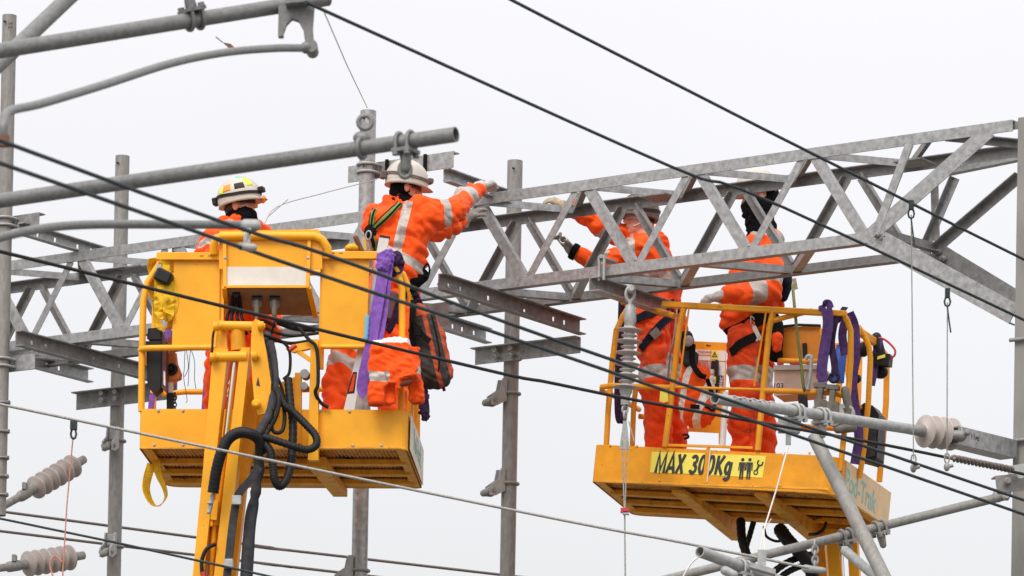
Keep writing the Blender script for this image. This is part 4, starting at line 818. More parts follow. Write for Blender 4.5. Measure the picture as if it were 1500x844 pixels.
part('handle', MB().cap(F1.px(521, 348, .18), .018, F1.px(530, 368, .2), .016), WOOD, t); part('holder', MB().ell(F1.px(518, 364, .22), F1.u*.06, F1.d*.05, F1.k*.03, 8).rod(F1.px(534, 350, .2), F1.px(535, 367, .2), .008), YWEB, t)
# fabric-like solids: capsules joined by voxel remesh, smoothed and wrinkled
def cloth(name, mb, mats, parent, vox=.011, sm=6, disp=.012, dsc=.09, stripes=(), label=None, disp2=0., seed=0):
    me = bpy.data.meshes.new('tmp'); me.from_pydata([tuple(p) for p in mb.v], [], mb.f); bm = bmesh.new(); bm.from_mesh(me); bmesh.ops.recalc_face_normals(bm, faces=bm.faces); bm.to_mesh(me); bm.free()
    ob = bpy.data.objects.new('tmp', me); COL.objects.link(ob)
    r_ = ob.modifiers.new('r', 'REMESH'); r_.mode = 'VOXEL'; r_.voxel_size = vox
    if sm: s_ = ob.modifiers.new('s', 'SMOOTH'); s_.iterations = sm; s_.factor = .5
    dg = bpy.context.evaluated_depsgraph_get(); m2 = bpy.data.meshes.new_from_object(ob.evaluated_get(dg)); bpy.data.objects.remove(ob); bpy.data.meshes.remove(me)
    bm = bmesh.new(); bm.from_mesh(m2); bpy.data.meshes.remove(m2)
    if disp:
        bm.normal_update(); off = V((seed*3.7, seed*1.3, seed*2.1)); mv = []
        for v_ in bm.verts:
            p = v_.co; q = p*(1/dsc)+off; wz = mnoise.noise(q*.45)*1.1
            a = abs(mnoise.noise(V((q.x*.6+q.z*.25+wz, q.y*.6, q.z*.8-q.x*.45+wz))))       # billows with sharp valleys read as folds
            b = abs(mnoise.noise(V((q.x*1.3-wz*1.6, q.y*1.3+5, q.z*2.0+q.x*.9))))
            c = mnoise.noise(q*3.2)
            mv.append((v_, v_.normal*(disp*(1.25*a+.95*b+.08*c-.66))))
        for v_, d in mv: v_.co += d
    for st in stripes:                                     # bands: p, n, lo, hi, centre, radius, material
        p, n = V(st['p']), V(st['n']).normalized()
        ok = st.get('ok')
        for o in (st['lo'], st['hi']):
            g = [f for f in bm.faces if (f.calc_center_median()-V(st['c'])).length < st['R']+.06]
            ed = {e for f in g for e in f.edges}; ve = {v_ for f in g for v_ in f.verts}
            bmesh.ops.bisect_plane(bm, geom=g+list(ed)+list(ve), plane_co=p+n*o, plane_no=n)
        for f in bm.faces:
            c = f.calc_center_median(); d = (c-p).dot(n)
            if st['lo'] < d < st['hi'] and (c-V(st['c'])).length < st['R'] and (ok is None or ok(c)): f.material_index = st.get('m', 1)
    inv = INV[parent]; bmesh.ops.transform(bm, matrix=inv, verts=bm.verts)
    for f in bm.faces: f.smooth = True
    me = bpy.data.meshes.new(name); bm.to_mesh(me); bm.free()
    for mm in mats: me.materials.append(mm)
    o = bpy.data.objects.new(name, me); COL.objects.link(o); o.parent = parent; INV[o] = inv
    if label: o['label'] = label
    return o
def limb_stripe(a, b, f0, f1, R_, m=1, ok=None):
    a, b = V(a), V(b); n = (b-a).normalized(); ln = (b-a).length
    return dict(p=a, n=n, lo=f0*ln, hi=f1*ln, c=a+(b-a)*(f0+f1)/2, R=R_, m=m, ok=ok)
def knots():
    for n_, (t, F, lumps, m) in enumerate(LATER):
        mb = MB()
        for (x, y, b, rx, rz, tilt) in lumps:
            ca, sa = math.cos(tilt), math.sin(tilt); ex, ez = (F.u*ca+F.k*sa), (F.k*ca-F.u*sa); c = F.px(x, y, b)
            mb.box(c, ex*rx*.82, F.d*.032, ez*rz*.85); mb.box(c-F.d*.006, (ex*.8+ez*.5).normalized()*rx*.95, F.d*.034, (ez*.8-ex*.5).normalized()*rz*.45); mb.box(c+F.d*.01, (ex*.75-ez*.6).normalized()*rx*.9, F.d*.03, (ez*.75+ex*.6).normalized()*rz*.4)
        cloth('knot', mb, [m], t, .007, 2 if m is not YWEB else 8, .016 if m is not YWEB else .006, .035, seed=n_)
    LATER.clear()
knots()
# jacket over the rail
t = thing('hanging_jacket', 'empty orange jacket draped over the right rail of the first platform', 'jacket', F1.px(575, 590, -.1))
f = lambda x, y, b=-.10: F1.px(x, y, b)
mb = MB(); fl = F1.d*.05
def slab(p, q, w0, w1, th=.035):   # flat tapered panel of cloth
    p, q = V(p), V(q); d = (q-p).normalized(); x = d.cross(F1.d).normalized(); e = F1.d*th
    mb.add([p-x*w0-e, p+x*w0-e, p+x*w0+e, p-x*w0+e, q-x*w1-e, q+x*w1-e, q+x*w1+e, q-x*w1+e], [(0,1,2,3),(7,6,5,4),(0,4,5,1),(1,5,6,2),(2,6,7,3),(3,7,4,0)])
slab(f(573, 497, -.08), f(573, 512, -.10), .12, .13, .055); slab(f(555, 506), f(552, 588, -.12), .055, .062, .045); slab(f(604, 508, -.03), f(611, 586, -.04), .045, .050, .045)
slab(f(578, 505, -.11), f(590, 560, -.14), .085, .10, .05); slab(f(566, 520, -.09), f(570, 592, -.08), .05, .045, .035); slab(f(590, 530, -.16), f(604, 550, -.18), .055, .06, .03)
mb.cap(f(574, 540, -.17), .025, f(586, 566, -.17), .022); mb.cap(f(606, 546, -.19), .022, f(588, 552, -.20), .022)
jk = cloth('shell', mb, [ORANGE, REFL_W, REFL], t, .009, 4, .022, .085, [limb_stripe(f(554, 545), f(552, 570), .05, .62, .12, 2), dict(p=f(572, 499), n=K, lo=-.022, hi=.03, c=f(572, 500), R=.17, m=1), limb_stripe(f(607, 535, -.02), f(609, 560, -.02), .2, .65, .09, 2)], seed=3)
mb = MB(); mb.ell(f(595, 561, -.178), F1.u*.045+F1.k*.015, F1.d*.02, F1.k*.020-F1.u*.008, 8); part('fold_shade', mb, mat('painted_fold_shade', (.16,.03,.015), .9, 0, .3, 30), t)  # dark ellipsoid: shade inside the open fold, put into the colour
for c0, c1, rr_ in ((f(552, 583, -.12), f(552, 593, -.12), .058), (f(611, 580, -.04), f(612, 590, -.04), .046)):
    mb = MB(); mb.lathe(c0, c1-c0, [(0, rr_), (.025, rr_*1.05), (.05, rr_*.95), (.05, rr_*.75), (.0, rr_*.7)], 16); part('cuff', mb, ORANGE, t)
# backpack
t = thing('backpack', 'orange and charcoal backpack hung outside the right rail of the first platform', 'backpack', F1.px(635, 565, .3))
f = lambda x, y, b=.3: F1.px(x, y, b)
mb = MB(); mb.cap(f(612, 455), .06, f(622, 535), .10); mb.cap(f(625, 470), .08, f(636, 545), .12); mb.cap(f(640, 490), .06, f(648, 545), .07); mb.cap(f(628, 555), .08, f(646, 550), .05)
ax_ = (f(640, 560)-f(613, 450)).normalized(); sdv = F1.d.cross(ax_).normalized()
if sdv.x < 0: sdv = -sdv
cen = f(628, 510)
def bagm(lo, hi, m): return dict(p=cen, n=sdv, lo=lo, hi=hi, c=cen, R=.5, m=m)
cloth('bag', mb, [BAGGREY, BAGOR], t, .010, 5, .018, .09, [bagm(.012, .040, 1), bagm(.095, .20, 1), dict(p=cen, n=ax_, lo=-.40, hi=-.21, c=f(612, 465), R=.16, m=1, ok=lambda c: (c-cen).dot(sdv) > -.05)], seed=5)
mb = MB(); P_ = [(612, 462), (618, 485), (628, 500), (640, 512)]
mb.ribbon(F1.path([(605, 470, .17), (612, 482, .16), (622, 494, .16), (630, 500, .17)], 4), ax_, .035, .012); mb.box(f(612, 485, .15), F1.u*.022, F1.d*.012, K*.03)
mb.tube(F1.path([(632, 462, .2), (639, 490, .17), (644, 520, .17), (642, 545, .18)], 5), .006, 6); mb.ribbon(F1.path([(638, 566, .3), (648, 566, .28), (651, 573, .28)], 4), K, .02, .006); mb.ribbon(F1.path([(606, 440, .25), (604, 470, .2), (606, 520, .2)], 4), F1.u, .04, .01)
part('strap', mb, BLKWEB, t)
mb = MB()
for i in range(8): mb.ell(F1.px(605+i*1.8, 425+i*4, .3+.01*(i % 2)), F1.u*.025, F1.d*.025, K*.022, 6)
part('knotted_cord', mb, NAVY, t)

# ---- platform two
th2, ta2 = R(19), R(5.0)
u0 = V((math.cos(th2), -math.sin(th2), 0)); d2 = V((math.sin(th2), math.cos(th2), 0)); u2 = u0*math.cos(ta2)-K*math.sin(ta2); k2_ = u0*math.sin(ta2)+K*math.cos(ta2)
F2 = Frame(W(866, 705, 31.0), u2, d2, k2_)
lift2 = thing('work_platform', 'yellow lifting platform on the right, tilted, with a MAX 300Kg sign on its front', 'work platform', F2.at(.9, .6, 0), group='yellow lifting platforms')
h2 = F2.loc(F2.px(870, 651)).z; w2 = F2.loc(F2.px(1226, 722)).x
rl, rr = F2.floor(944, 764), F2.floor(1288, 767); D2 = (rl.y+rr.y)/2
tray(F2, [(0, 0), (w2, 0), (rr.x, D2), (rl.x, D2)], [.06, .16, .05, .10], h2, YEL_D, lift2, beams=(.33, .6, .85))
pa, pb = F2.at(w2, .17, 0), F2.at(rr.x, D2-.06, 0); pa = F2.at(w2+(rr.x-w2)*.17/D2, .17, 0); pb = F2.at(w2+(rr.x-w2)*(D2-.06)/D2, D2-.06, 0); sd = (pb-pa).normalized(); sn = sd.cross(F2.k)
part('side_sheet', MB().obox(pa+sn*.001+F2.k*.01, pb-pa, sn*.004, F2.k*(h2-.012)), CREAM2, lift2)
a2 = onplane(1238, 702, pa+sn*.006, sn); b2_ = onplane(1283, 739, pa+sn*.006, sn)
tm = text_mb('Pod-Trak', (a2+b2_)/2, b2_-a2, F2.k, .21, .0006, True); wd2 = max((p-(a2+b2_)/2).dot((b2_-a2).normalized()) for p in tm.v)*2
tm = text_mb('Pod-Trak', (a2+b2_)/2, b2_-a2, F2.k, .21, .0006, True, squeeze=(b2_-a2).length/wd2*1.02); part('lettering', tm, TEAL, lift2)
print('dims', h1, w1, D1, h2, w2, D2)
sg = part('load_sign', F2.poly(MB(), [(955, 662), (1033, 664), (1027, 695), (952, 692)], -.003, .003), SIGNY, lift2)
part('sign_half', F2.poly(MB(), [(1043, 665), (1122, 668), (1117, 700), (1037, 696)], -.003, .003), SIGNY, sg)
tx0, tx1 = F2.px(958, 679, -.005), F2.px(1071, 683, -.005)
def strokes(mb, polys, o, ex, ey, ez, w, d=.0008):  # heavy mitred letter strokes
    for n_, (pl, closed) in enumerate(polys):
        P = [V((x, y, 0)) for x, y in pl]; N = len(P); Lp, Rp = [], []
        for i in range(N):
            a = P[i-1] if (closed or i) else None; b = P[(i+1) % N] if (closed or i < N-1) else None
            t0 = (P[i]-a).normalized() if a else None; t1 = (b-P[i]).normalized() if b else None
            if t0 is None: t0 = t1
            if t1 is None: t1 = t0
            n0 = V((-t0.y, t0.x, 0)); n1 = V((-t1.y, t1.x, 0)); mm = (n0+n1)
            mm = mm.normalized() if mm.length > .05 else n0
            k = w/2/max(.42, mm.dot(n0)); Lp.append(P[i]+mm*k); Rp.append(P[i]-mm*k)
        z = d*(1+n_*.6); W_ = lambda p, zz: V(o)+V(ex)*p.x+V(ey)*p.y+V(ez)*zz
        for i in range(N if closed else N-1):
            j = (i+1) % N; q = [Lp[i], Rp[i], Rp[j], Lp[j]]; vs_ = [W_(p, z) for p in q]+[W_(p, 0) for p in q]
            mb.add(vs_, [(0,1,2,3),(0,3,7,4),(1,5,6,2)]+([] if closed or (0 < i < N-2) else [(0,4,5,1),(3,2,6,7)]))
    return mb
arc = lambda cx, cy, rx, ry, a0, a1, n=14: [(cx+rx*math.cos(R(a0+(a1-a0)*i/n)), cy+ry*math.sin(R(a0+(a1-a0)*i/n))) for i in range(n+1)]
oval = lambda cx, cy, rx, ry, n=20: [(cx+rx*math.cos(2*math.pi*i/n), cy+ry*math.sin(2*math.pi*i/n)) for i in range(n)]
GL = {'M': (.72, [([(.09,0),(.12,1),(.36,.12),(.60,1),(.63,0)], 0)]), 'A': (.56, [([(.04,0),(.28,1),(.52,0)], 0), ([(.13,.27),(.43,.27)], 0)]), 'X': (.54, [([(.06,0),(.48,1)], 0), ([(.06,1),(.48,0)], 0)]),
 '3': (.50, [(arc(.24,.74,.17,.18,160,-80,12)+arc(.24,.27,.19,.21,80,-165,14), 0)]), '0': (.52, [(oval(.26,.5,.17,.44), 1)]), 'K': (.56, [([(.10,0),(.10,1)], 0), ([(.50,1),(.20,.50),(.52,0)], 0)]), 'g': (.50, [(oval(.23,.36,.15,.28), 1), ([(.41,.68),(.41,-.02)]+arc(.24,-.04,.17,.18,0,-150,9), 0)]), ' ': (.26, [])}
letters = MB(); tot = sum(GL[c][0]+.06 for c in 'MAX 300Kg'); base0, base1 = F2.px(958, 692.5, -.0035), F2.px(1071, 696.5, -.0035); hx = (base1-base0)/tot; hy = F2.k*.135+F2.u*.016; x = 0
for c in 'MAX 300Kg': wd_, pl = GL[c]; strokes(letters, pl, base0+hx*x, hx, hy, -F2.d, .19); x += wd_+.06
part('lettering', letters, INK, sg)
mb = MB()
for x in (1088, 1098.5):
    q = F2.px(x, 673.5, -.005); mb.rod(q, q+F2.d*.0015, .0125, 12); e = F2.u; kk = F2.k
    mb.prism([(-.024,-.018),(.024,-.018),(.026,-.075),(.018,-.075),(.017,-.035),(.015,-.035),(.014,-.135),(.003,-.135),(.001,-.085),(-.001,-.085),(-.003,-.135),(-.014,-.135),(-.015,-.035),(-.017,-.035),(-.018,-.075),(-.026,-.075)][::-1], q, e, kk, F2.d*.0015)
q0_, q1_ = F2.px(1107, 692, -.005), F2.px(1112, 681, -.005); mb.bar(q0_+(q1_-q0_).normalized()*.012, q1_, F2.u, .014, .0015)
mb.tube([q0_+(F2.u*math.cos(a)+F2.k*math.sin(a))*.014 for a in [i*math.pi/8 for i in range(16)]], .004, 5, closed=True)
wv = (q1_-q0_).normalized(); ws = wv.cross(F2.d).normalized()
mb.tube([q1_+wv*.016+(wv*math.cos(a)+ws*math.sin(a))*.019 for a in [R(50)+i*R(260)/12 for i in range(13)]], .0055, 5)
part('pictogram', mb, INK, sg)
part('paint_streak', F2.poly(MB(), [(1034.2, 657), (1040, 657), (1036, 708), (1029, 708)], -.0055, .002), YEL_D, lift2)
part('scratch', F2.poly(MB(), [(1040, 658), (1041.3, 658), (1036.6, 706), (1035.4, 706)], -.0056, .002), LABELW, lift2)
mb = MB()
for x, y in ((894, 653), (933, 654), (1038, 657), (1108, 660), (1186, 664), (966, 704), (1103, 711), (1140, 712)): q = F2.px(x, y, -.001); mb.ell(q, F2.u*.010, F2.d*.008, F2.k*.010, 5)
part('bolt', mb, YEL_U, lift2)
part('top_strip', F2.poly(MB(), [(978, 650), (1102, 654), (1102, 657.5), (978, 653.5)], -.012, .02), YEL_D, lift2)
part('dirt_lip', F2.poly(MB(), [(872, 703.0), (1214, 714.6), (1214, 717.6), (872, 706)], -.0035, .003), YEL_U, lift2)
# forks under the floor
for (x, y) in ((984, 716), (1105, 720)):
    a = F2.floor(x, y); b = V((a.x+.02, 0, 0)); mb = MB(); ya, yb = a.y, D2+.10
    P_ = [F2.at(a.x+o, yy, c) for yy, c0 in ((ya, -.03), (yb, -.13)) for o, c in ((0, -.002), (.10, -.002), (.10, c0), (0, c0))]
    mb.add(P_, [(0,1,2,3),(7,6,5,4),(0,4,5,1),(1,5,6,2),(2,6,7,3),(3,7,4,0)]); part('fork_beam', mb, YEL_U, lift2, .004)
r2 = lambda pts, r=.0205, k=0, b0=0., m=None: rail(F2, lift2, pts, r, k, b0, m or YEL_D)
rb = D2-.06
r2([(888, 655, .25), (891, 600, .25), (897, 530, .25), (903, 483, .25)])
r2([(903, 484, .25), (911, 466, .30), (925, 443, .45)])
r2([(926, 658, .6), (928, 600, .6), (931, 570, .6)], .019)
r2([(912, 443, .40), (940, 448, .25), (965, 456, .10), (988, 463, .01)])
part('guard_rail', MB().bar(F2.px(970, 446, .0), F2.px(1240, 460, .0), F2.k, .042, .042), YEL_D, lift2, .006)
r2([(974, 655, .0), (986, 560, .0), (995, 480, .0), (1002, 452, .0)], .021)
r2([(1110, 660, .0), (1119, 560, .0), (1127, 480, .0), (1133, 455, .0)], .021)
r2([(1128, 471, .0), (1150, 465, .03), (1190, 455, .05)], .0185)
r2([(982, 568, .0), (930, 566, .0), (895, 565, .0), (882, 567, .04), (882, 574, .15), (900, 580, .5), (936, 600, rb)], .020)
r2([(982, 567, .0), (1050, 569, .0), (1118, 571, .0)], .010)
r2([(1116, 572, .0), (1180, 574, .0), (1222, 576, .0), (1236, 580, .05), (1255, 594, .5), (1290, 622, rb)], .0195)
r2([(1235, 460, .0), (1241, 470, .02), (1246, 484, .04), (1246, 530, .05), (1243, 570, .06), (1236, 640, .07), (1231, 690, .08)])
r2([(1257, 478, .45), (1266, 492, .47), (1273, 508, .5), (1275, 525, .5), (1272, 590, .5), (1265, 660, .5), (1259, 700, .5)])
r2([(1299, 535, rb), (1298, 590, rb), (1293, 650, rb), (1288, 706, rb)], .022)
part('guard_rail', MB().bar(F2.px(1256, 484, .40), F2.px(1284, 503, .85), F2.k, .055, .035), YEL_D, lift2, .005)
r2([(1284, 503, .85), (1296, 518, rb), (1299, 538, rb)], .022)
r2([(936, 610, rb), (1000, 614, rb), (1065, 617, rb), (1180, 625, rb), (1290, 632, rb)], .020)
r2([(1060, 545, rb-.05), (1058, 580, rb-.05), (1057, 650, rb-.05)], .022)
r2([(1140, 528, .6), (1180, 530, .6), (1199, 529, .6), (1203, 522, .6), (1204, 500, .6), (1204, 482, .6)], .019)
part('guard_rail', MB().bar(F2.px(1204, 510, rb), F2.px(1268, 505, rb), F2.k, .05, .03), YEL_D, lift2)
for a, b in (((1009, 452), (996, 553)), ((1122, 458), (1105, 566))): r2([(*a, -.01), (*b, -.01)], .0065)
# rear panels seen through the cage
part('rear_panel', F2.poly(MB(), [(1016, 500), (1064, 502), (1061, 635), (1008, 632)], rb-.12, .01), YEL_D, lift2, .002)
part('rear_panel', F2.poly(MB(), [(1232, 503), (1263, 502), (1260, 600), (1246, 600)], rb+.02, .02), YEL_D, lift2, .002)
part('rear_panel', F2.poly(MB(), [(1228, 520), (1236, 520), (1230, 600), (1222, 600)], rb-.1, .02), YEL_D, lift2, .002)
cbx = part('control_lid', F2.poly(MB(), [(1140, 480), (1202, 477), (1202, 526), (1136, 527)], .72, .02), mat('deep_amber_paint', (.62,.22,.012), .5, 0, .12, 8, 6, .05, (.3,.1,.02), .68, 14), lift2, .003)
mb = MB(); mb.tube(F2.path([(1140, 479, .70), (1170, 476, .70), (1202, 477, .70)]), .010, 8); part('lid_edge', mb, BLACKP, cbx)
part('lid_handle', F2.poly(MB(), [(1175, 503), (1181, 502), (1182, 523), (1176, 524)], .70, .02), BLACKP, cbx, .005)
# warning labels
sgb = part('warning_board', F2.poly(MB(), [(1018, 512), (1063, 514), (1061, 568), (1015, 567)], rb-.125, .004), LABELW, lift2)
rbz = rb-.13
part('warning_triangle_label', F2.poly(MB(), [(1042, 513.5), (1052, 514), (1051.6, 527), (1042, 526.5)], rbz, .003), SIGNY, sgb)
mb = MB(); tri = [F2.px(1047, 515.5, rbz-.002), F2.px(1050.5, 522.5, rbz-.002), F2.px(1043.5, 522.3, rbz-.002)]; mb.tube(tri, .004, 5, closed=True); mb.bar(F2.px(1047, 518, rbz-.002), F2.px(1047, 521.5, rbz-.002), F2.u, .006, .002); part('pictogram', mb, INK, sgb)
def lines(s, x, y, size, m, ar=1.0): part('lettering', text_mb(s, F2.px(x, y, rbz-.002), F2.u, F2.k, size, .0006, True), m, sgb)
lines('DANGER OF', 1031, 531.5, .030, INK_R); lines('PASSING', 1030, 536.5, .030, INK_R); lines('TRAFFIC', 1030, 541.5, .030, INK_R); lines('WARNING', 1032, 515.5, .022, INK_R)
mb = F2.poly(MB(), [(1018, 527.3), (1063, 528.6), (1063, 529.3), (1018, 528.0)], rbz+.0005, .003); mb = F2.poly(mb, [(1018, 519.3), (1041.5, 520), (1041.5, 520.7), (1018, 520)], rbz+.0005, .003); mb = F2.poly(mb, [(1041, 513), (1041.7, 513), (1041.5, 527), (1040.9, 527)], rbz+.0008, .003); mb = F2.poly(mb, [(1018, 546), (1052, 547), (1052, 548), (1018, 547)], rbz+.0005, .003)
part('label_edge', mb, YEL_D, sgb)
part('maroon_label', F2.poly(MB(), [(1052, 550), (1060, 550.3), (1059, 569), (1051, 569)], rbz-.001, .003), MAROON, sgb)
part('lettering', text_mb('elec', F2.px(1055.5, 559.5, rbz-.0025), F2.k, -F2.u, .05, .0006, True), LABELW, sgb)
mb = MB(); mb.bar(F2.px(1036, 506, rb-.124), F2.px(1041, 506.2, rb-.124), F2.k, .006, .002); mb.prism([(0,.008),(-.014,0),(0,-.008)], F2.px(1036.5, 506, rb-.125), F2.u, F2.k, F2.d*.002); part('arrow_mark', mb, INK, lift2)
# white downpipe
part('light_tube', MB().rod(F2.px(1063, 575, .3), F2.px(1058, 655, .25), .022, 12), LABELW, lift2)
# lifting arm below
arm2 = part('lifting_arm', F2.poly(MB(), [(1187, 775), (1206, 775), (1213, 870), (1222, 1150), (1200, 1150), (1192, 870)], D2-.05, .10), YEL_D, lift2, .005)
part('arm_plate', F2.poly(MB(), [(1209, 775), (1225, 775), (1236, 870), (1246, 1150), (1226, 1150), (1216, 870)], D2-.25, .06), YEL, arm2, .005)
part('arm_plate', F2.poly(MB(), [(1240, 774), (1254, 774), (1260, 870), (1270, 1150), (1250, 1150), (1245, 870)], D2-.20, .06), YEL, arm2, .005)
part('arm_head', F2.poly(MB(), [(1195, 768), (1262, 768), (1258, 782), (1240, 795), (1226, 782), (1200, 782)], D2-.15, .10), YEL_D, arm2, .005)
part('rod', MB().rod(F2.px(1231, 772, D2-.2), F2.px(1236, 870, D2-.2), .014, 10), CHROME, arm2)
def hose2(pts, r, amp=.08): mb = MB(); spiral(mb, F2.path(pts), r, 10, amp); part('hose', mb, BLACK, arm2)
hose2([(1085, 762, .9), (1087, 790, .8), (1095, 815, .8), (1104, 832, .85), (1130, 850, .9)], .034)
hose2([(1104, 764, 1.0), (1098, 785, 1.0), (1093, 805, 1.0), (1096, 830, .95)], .022)
hose2([(1142, 775, .9), (1153, 790, .8), (1170, 808, .8), (1184, 825, .9), (1192, 850, 1.0)], .050)
hose2([(1192, 812, 1.0), (1172, 816, .9), (1150, 826, .8), (1128, 842, .8)], .026)
hose2([(1188, 826, 1.0), (1166, 832, .9), (1148, 842, .85), (1140, 852, .85)], .024)
hose2([(1119, 772, .9), (1123, 786, .85), (1138, 793, .85), (1152, 788, .85), (1154, 776, .9)], .010, 0)
hose2([(1186, 783, 1.0), (1196, 782, .9), (1206, 776, .9), (1210, 766, 1.0)], .012, 0)
# ---- gear in platform two
sv = F2.u
def sl2(label, m, ribs, lumps=(), t_=.007): return sling(label, m, ribs, F=F2, lumps=lumps, t_=t_)
sl2('purple webbing knotted on the front top rail of the tilted platform', PURPLE_M, [
    ([(1211, 452, -.03), (1213, 475, -.05), (1208, 510, -.05), (1204, 540, -.05), (1206, 560, -.04)], sv, .075), ([(1205, 454, -.03), (1204, 448, -.02), (1213, 444, -.01), (1217, 452, -.03)], sv+F2.k, .05)], lumps=((1209, 463, -.05, .04, .055, -.1), (1210, 449, -.01, .05, .03, 0)))
sl2('dark purple webbing wound round the bend of the rail beside the red hooks', PURPLE_D, [
    ([(1226, 462, .0), (1221, 480, -.02), (1218, 505, -.02), (1222, 530, -.02), (1224, 552, -.02)], sv, .05), ([(1238, 450, .02), (1230, 462, .0), (1224, 470, .0)], sv+F2.k, .06)], lumps=((1234, 454, .02, .05, .045, .3), (1226, 462, .0, .03, .04, 0)))
sl2('long purple webbing running down behind the bent corner rail', PURPLE_M, [
    ([(1244, 458, .15), (1252, 480, .2), (1253, 520, .2), (1249, 560, .2), (1253, 600, .2), (1258, 640, .2), (1252, 680, .2)], sv+F2.d*.3, .065), ([(1240, 462, .1), (1234, 490, .1), (1238, 520, .1)], sv, .06)], lumps=((1247, 464, .15, .05, .06, .3),))
sl2('purple webbing under the black radio at the rear corner of the tilted platform', PURPLE_M, [
    ([(1288, 497, .8), (1283, 520, .8), (1280, 545, .8), (1276, 565, .8)], sv, .055)], lumps=((1287, 500, .8, .04, .05, .3), (1282, 520, .8, .03, .07, 0)))
sl2('dark purple webbing hanging at the left end of the tilted platform behind the insulator', PURPLE_D, [
    ([(911, 440, .42), (910, 470, .42), (907, 520, .42), (905, 560, .42), (906, 610, .42), (912, 618, .42), (914, 600, .42), (913, 560, .42), (914, 500, .42)], sv+F2.d*.5, .05)], lumps=((911, 470, .42, .035, .05, .1),))
for i, (x, y, lab, hook) in enumerate(((1204, 553, 'cable pulley block with a red hook hung on the front mid rail', REDM), (1222, 556, 'cable pulley block with a dark hook hung right of the red hooked one', BLACKP))):
    t = thing('pulley_block', lab, 'pulley block', F2.px(x, y+55, -.05), group='pulley blocks on the mid rail')
    a, b = F2.px(x, y, -.03), F2.px(x+(2 if i else -4), y+50, -.06); b0 = -.05
    mb = MB(); c = F2.px(x, y-3, -.03); mb.tube([c+(F2.u*math.sin(q)-F2.k*math.cos(q))*.032 for q in [R(-140)+j*R(290)/14 for j in range(15)]], .012, 8); part('hook', mb, hook, t)
    mb = MB(); mb.box(F2.px(x-2, y+12, -.05), F2.u*.045, F2.d*.03, F2.k*.018); mb.box(F2.px(x-3, y+28, -.06), F2.u*.02, F2.d*.016, F2.k*.09); mb = F2.poly(mb, [(x-12, y+32), (x+6, y+32), (x+5, y+62), (x-10, y+62)], -.075, .014); mb = F2.poly(mb, [(x-10, y+34), (x+7, y+34), (x+6, y+60), (x-8, y+60)], .0, .014)
    part('frame', mb, PULLEY, t, .004)
    mb = MB(); c = F2.px(x-1, y+52, -.055); mb.lathe(c, F2.d, [(0, .075), (.012, .078), (.022, .055), (.032, .078), (.044, .075)], 22); part('wheel', mb, PORC_L, t)
t = thing('pulley_block', 'grey pulley block half hidden at the corner right of the two hooked ones', 'pulley block', F2.px(1243, 640, .05), group='pulley blocks on the mid rail')
mb = MB(); mb.cap(F2.px(1238, 572, -.02), .03, F2.px(1244, 605, .0), .03); mb.cap(F2.px(1228, 628, -.02), .035, F2.px(1248, 626, .0), .035); mb.box(F2.px(1240, 612, .0), F2.u*.04, F2.d*.03, F2.k*.06); part('frame', mb, PULLEY, t, .0); mb = MB(); mb.lathe(F2.px(1236, 606, -.03), F2.d, [(0, .07), (.02, .075), (.03, .05), (.05, .07)], 20); part('wheel', mb, PORC_L, t)
t = thing('equipment_case', 'dusty pinkish beige case lettered 103 standing in the tilted platform', 'equipment case', F2.px(1165, 578, .5))
mb = F2.poly(MB(), [(1134, 541), (1199, 540), (1197, 575), (1134, 580)], .42, .25); part('case', mb, BEIGE, t, .006)
mb = F2.poly(MB(), [(1133, 535), (1200, 534), (1200, 541), (1133, 542)], .40, .28); part('lid', mb, PORC, t, .004)
mb = F2.poly(MB(), [(1134, 559), (1149, 559), (1149, 571), (1134, 572)], .416, .004); part('number_label', mb, mat('pink_label', (.62,.45,.42), .5), t)
part('lettering', text_mb('103', F2.px(1140, 565.5, .414), F2.u, F2.k, .055, .0006, True), INK, t)
mb = MB()
for x in (1143, 1162, 1170, 1186): mb.box(F2.px(x, 533, .42), F2.u*.02, F2.d*.02, F2.k*.008)
part('indicator', mb, REDM, t)
t = thing('karabiner', 'large silver hook clip standing up over the mid rail by the beige case', 'karabiner', F2.px(1184, 570, -.03))
mb = MB(); mb.tube(F2.path([(1180, 527, -.03), (1183, 522, -.03), (1188, 523, -.03), (1188, 535, -.03), (1186, 556, -.03), (1183, 571, -.03)], 5), .014, 8); mb.tube(F2.path([(1181, 545, -.03), (1178, 560, -.03), (1183, 572, -.03)], 4), .009, 7); part('body', mb, GALV_P, t)
solo('rope', MB().tube(cr([F2.px(1161, 418, .35), F2.px(1164, 450, .1), F2.px(1168, 490, -.03), F2.px(1173, 530, -.04), F2.px(1177, 566, -.04), F2.px(1181, 580, .05)], 5), .011, 7), GREENR, 'olive rope running down from the hooded worker to the mid rail', 'rope')
mb = MB()
for i in range(6): mb.tube(F2.path([(1170+i*2, 575, .1), (1171+i*2.2, 590, .1), (1176+i*1.2, 605, .1), (1181-i*.5, 590, .1), (1180+i*.5, 576, .1)], 4), .008, 6)
solo('rope_coil', mb, GREYS, 'dark coil of thin cord hanging below the mid rail by the beige case', 'rope')
t = thing('equipment_box', 'black box with a rounded lid and grey side right of the purple webbing', 'equipment box', F2.px(1270, 676, .7))
mb = F2.poly(MB(), [(1258, 596), (1266, 590), (1278, 594), (1287, 606), (1288, 622), (1258, 618)], .62, .2); part('lid', mb, BLACKP, t, .012)
mb = F2.poly(MB(), [(1257, 620), (1287, 624), (1284, 672), (1276, 678), (1254, 672)], .62, .2); part('case', mb, BLACKP, t, .01); mb = F2.poly(MB(), [(1272, 628), (1284, 630), (1281, 668), (1270, 670)], .612, .006); part('side_cover', mb, GREYS, t)
t = thing('radio', 'black radio with a yellow label and curly red lead on the rear corner rail', 'radio', F2.px(1292, 530, .85))
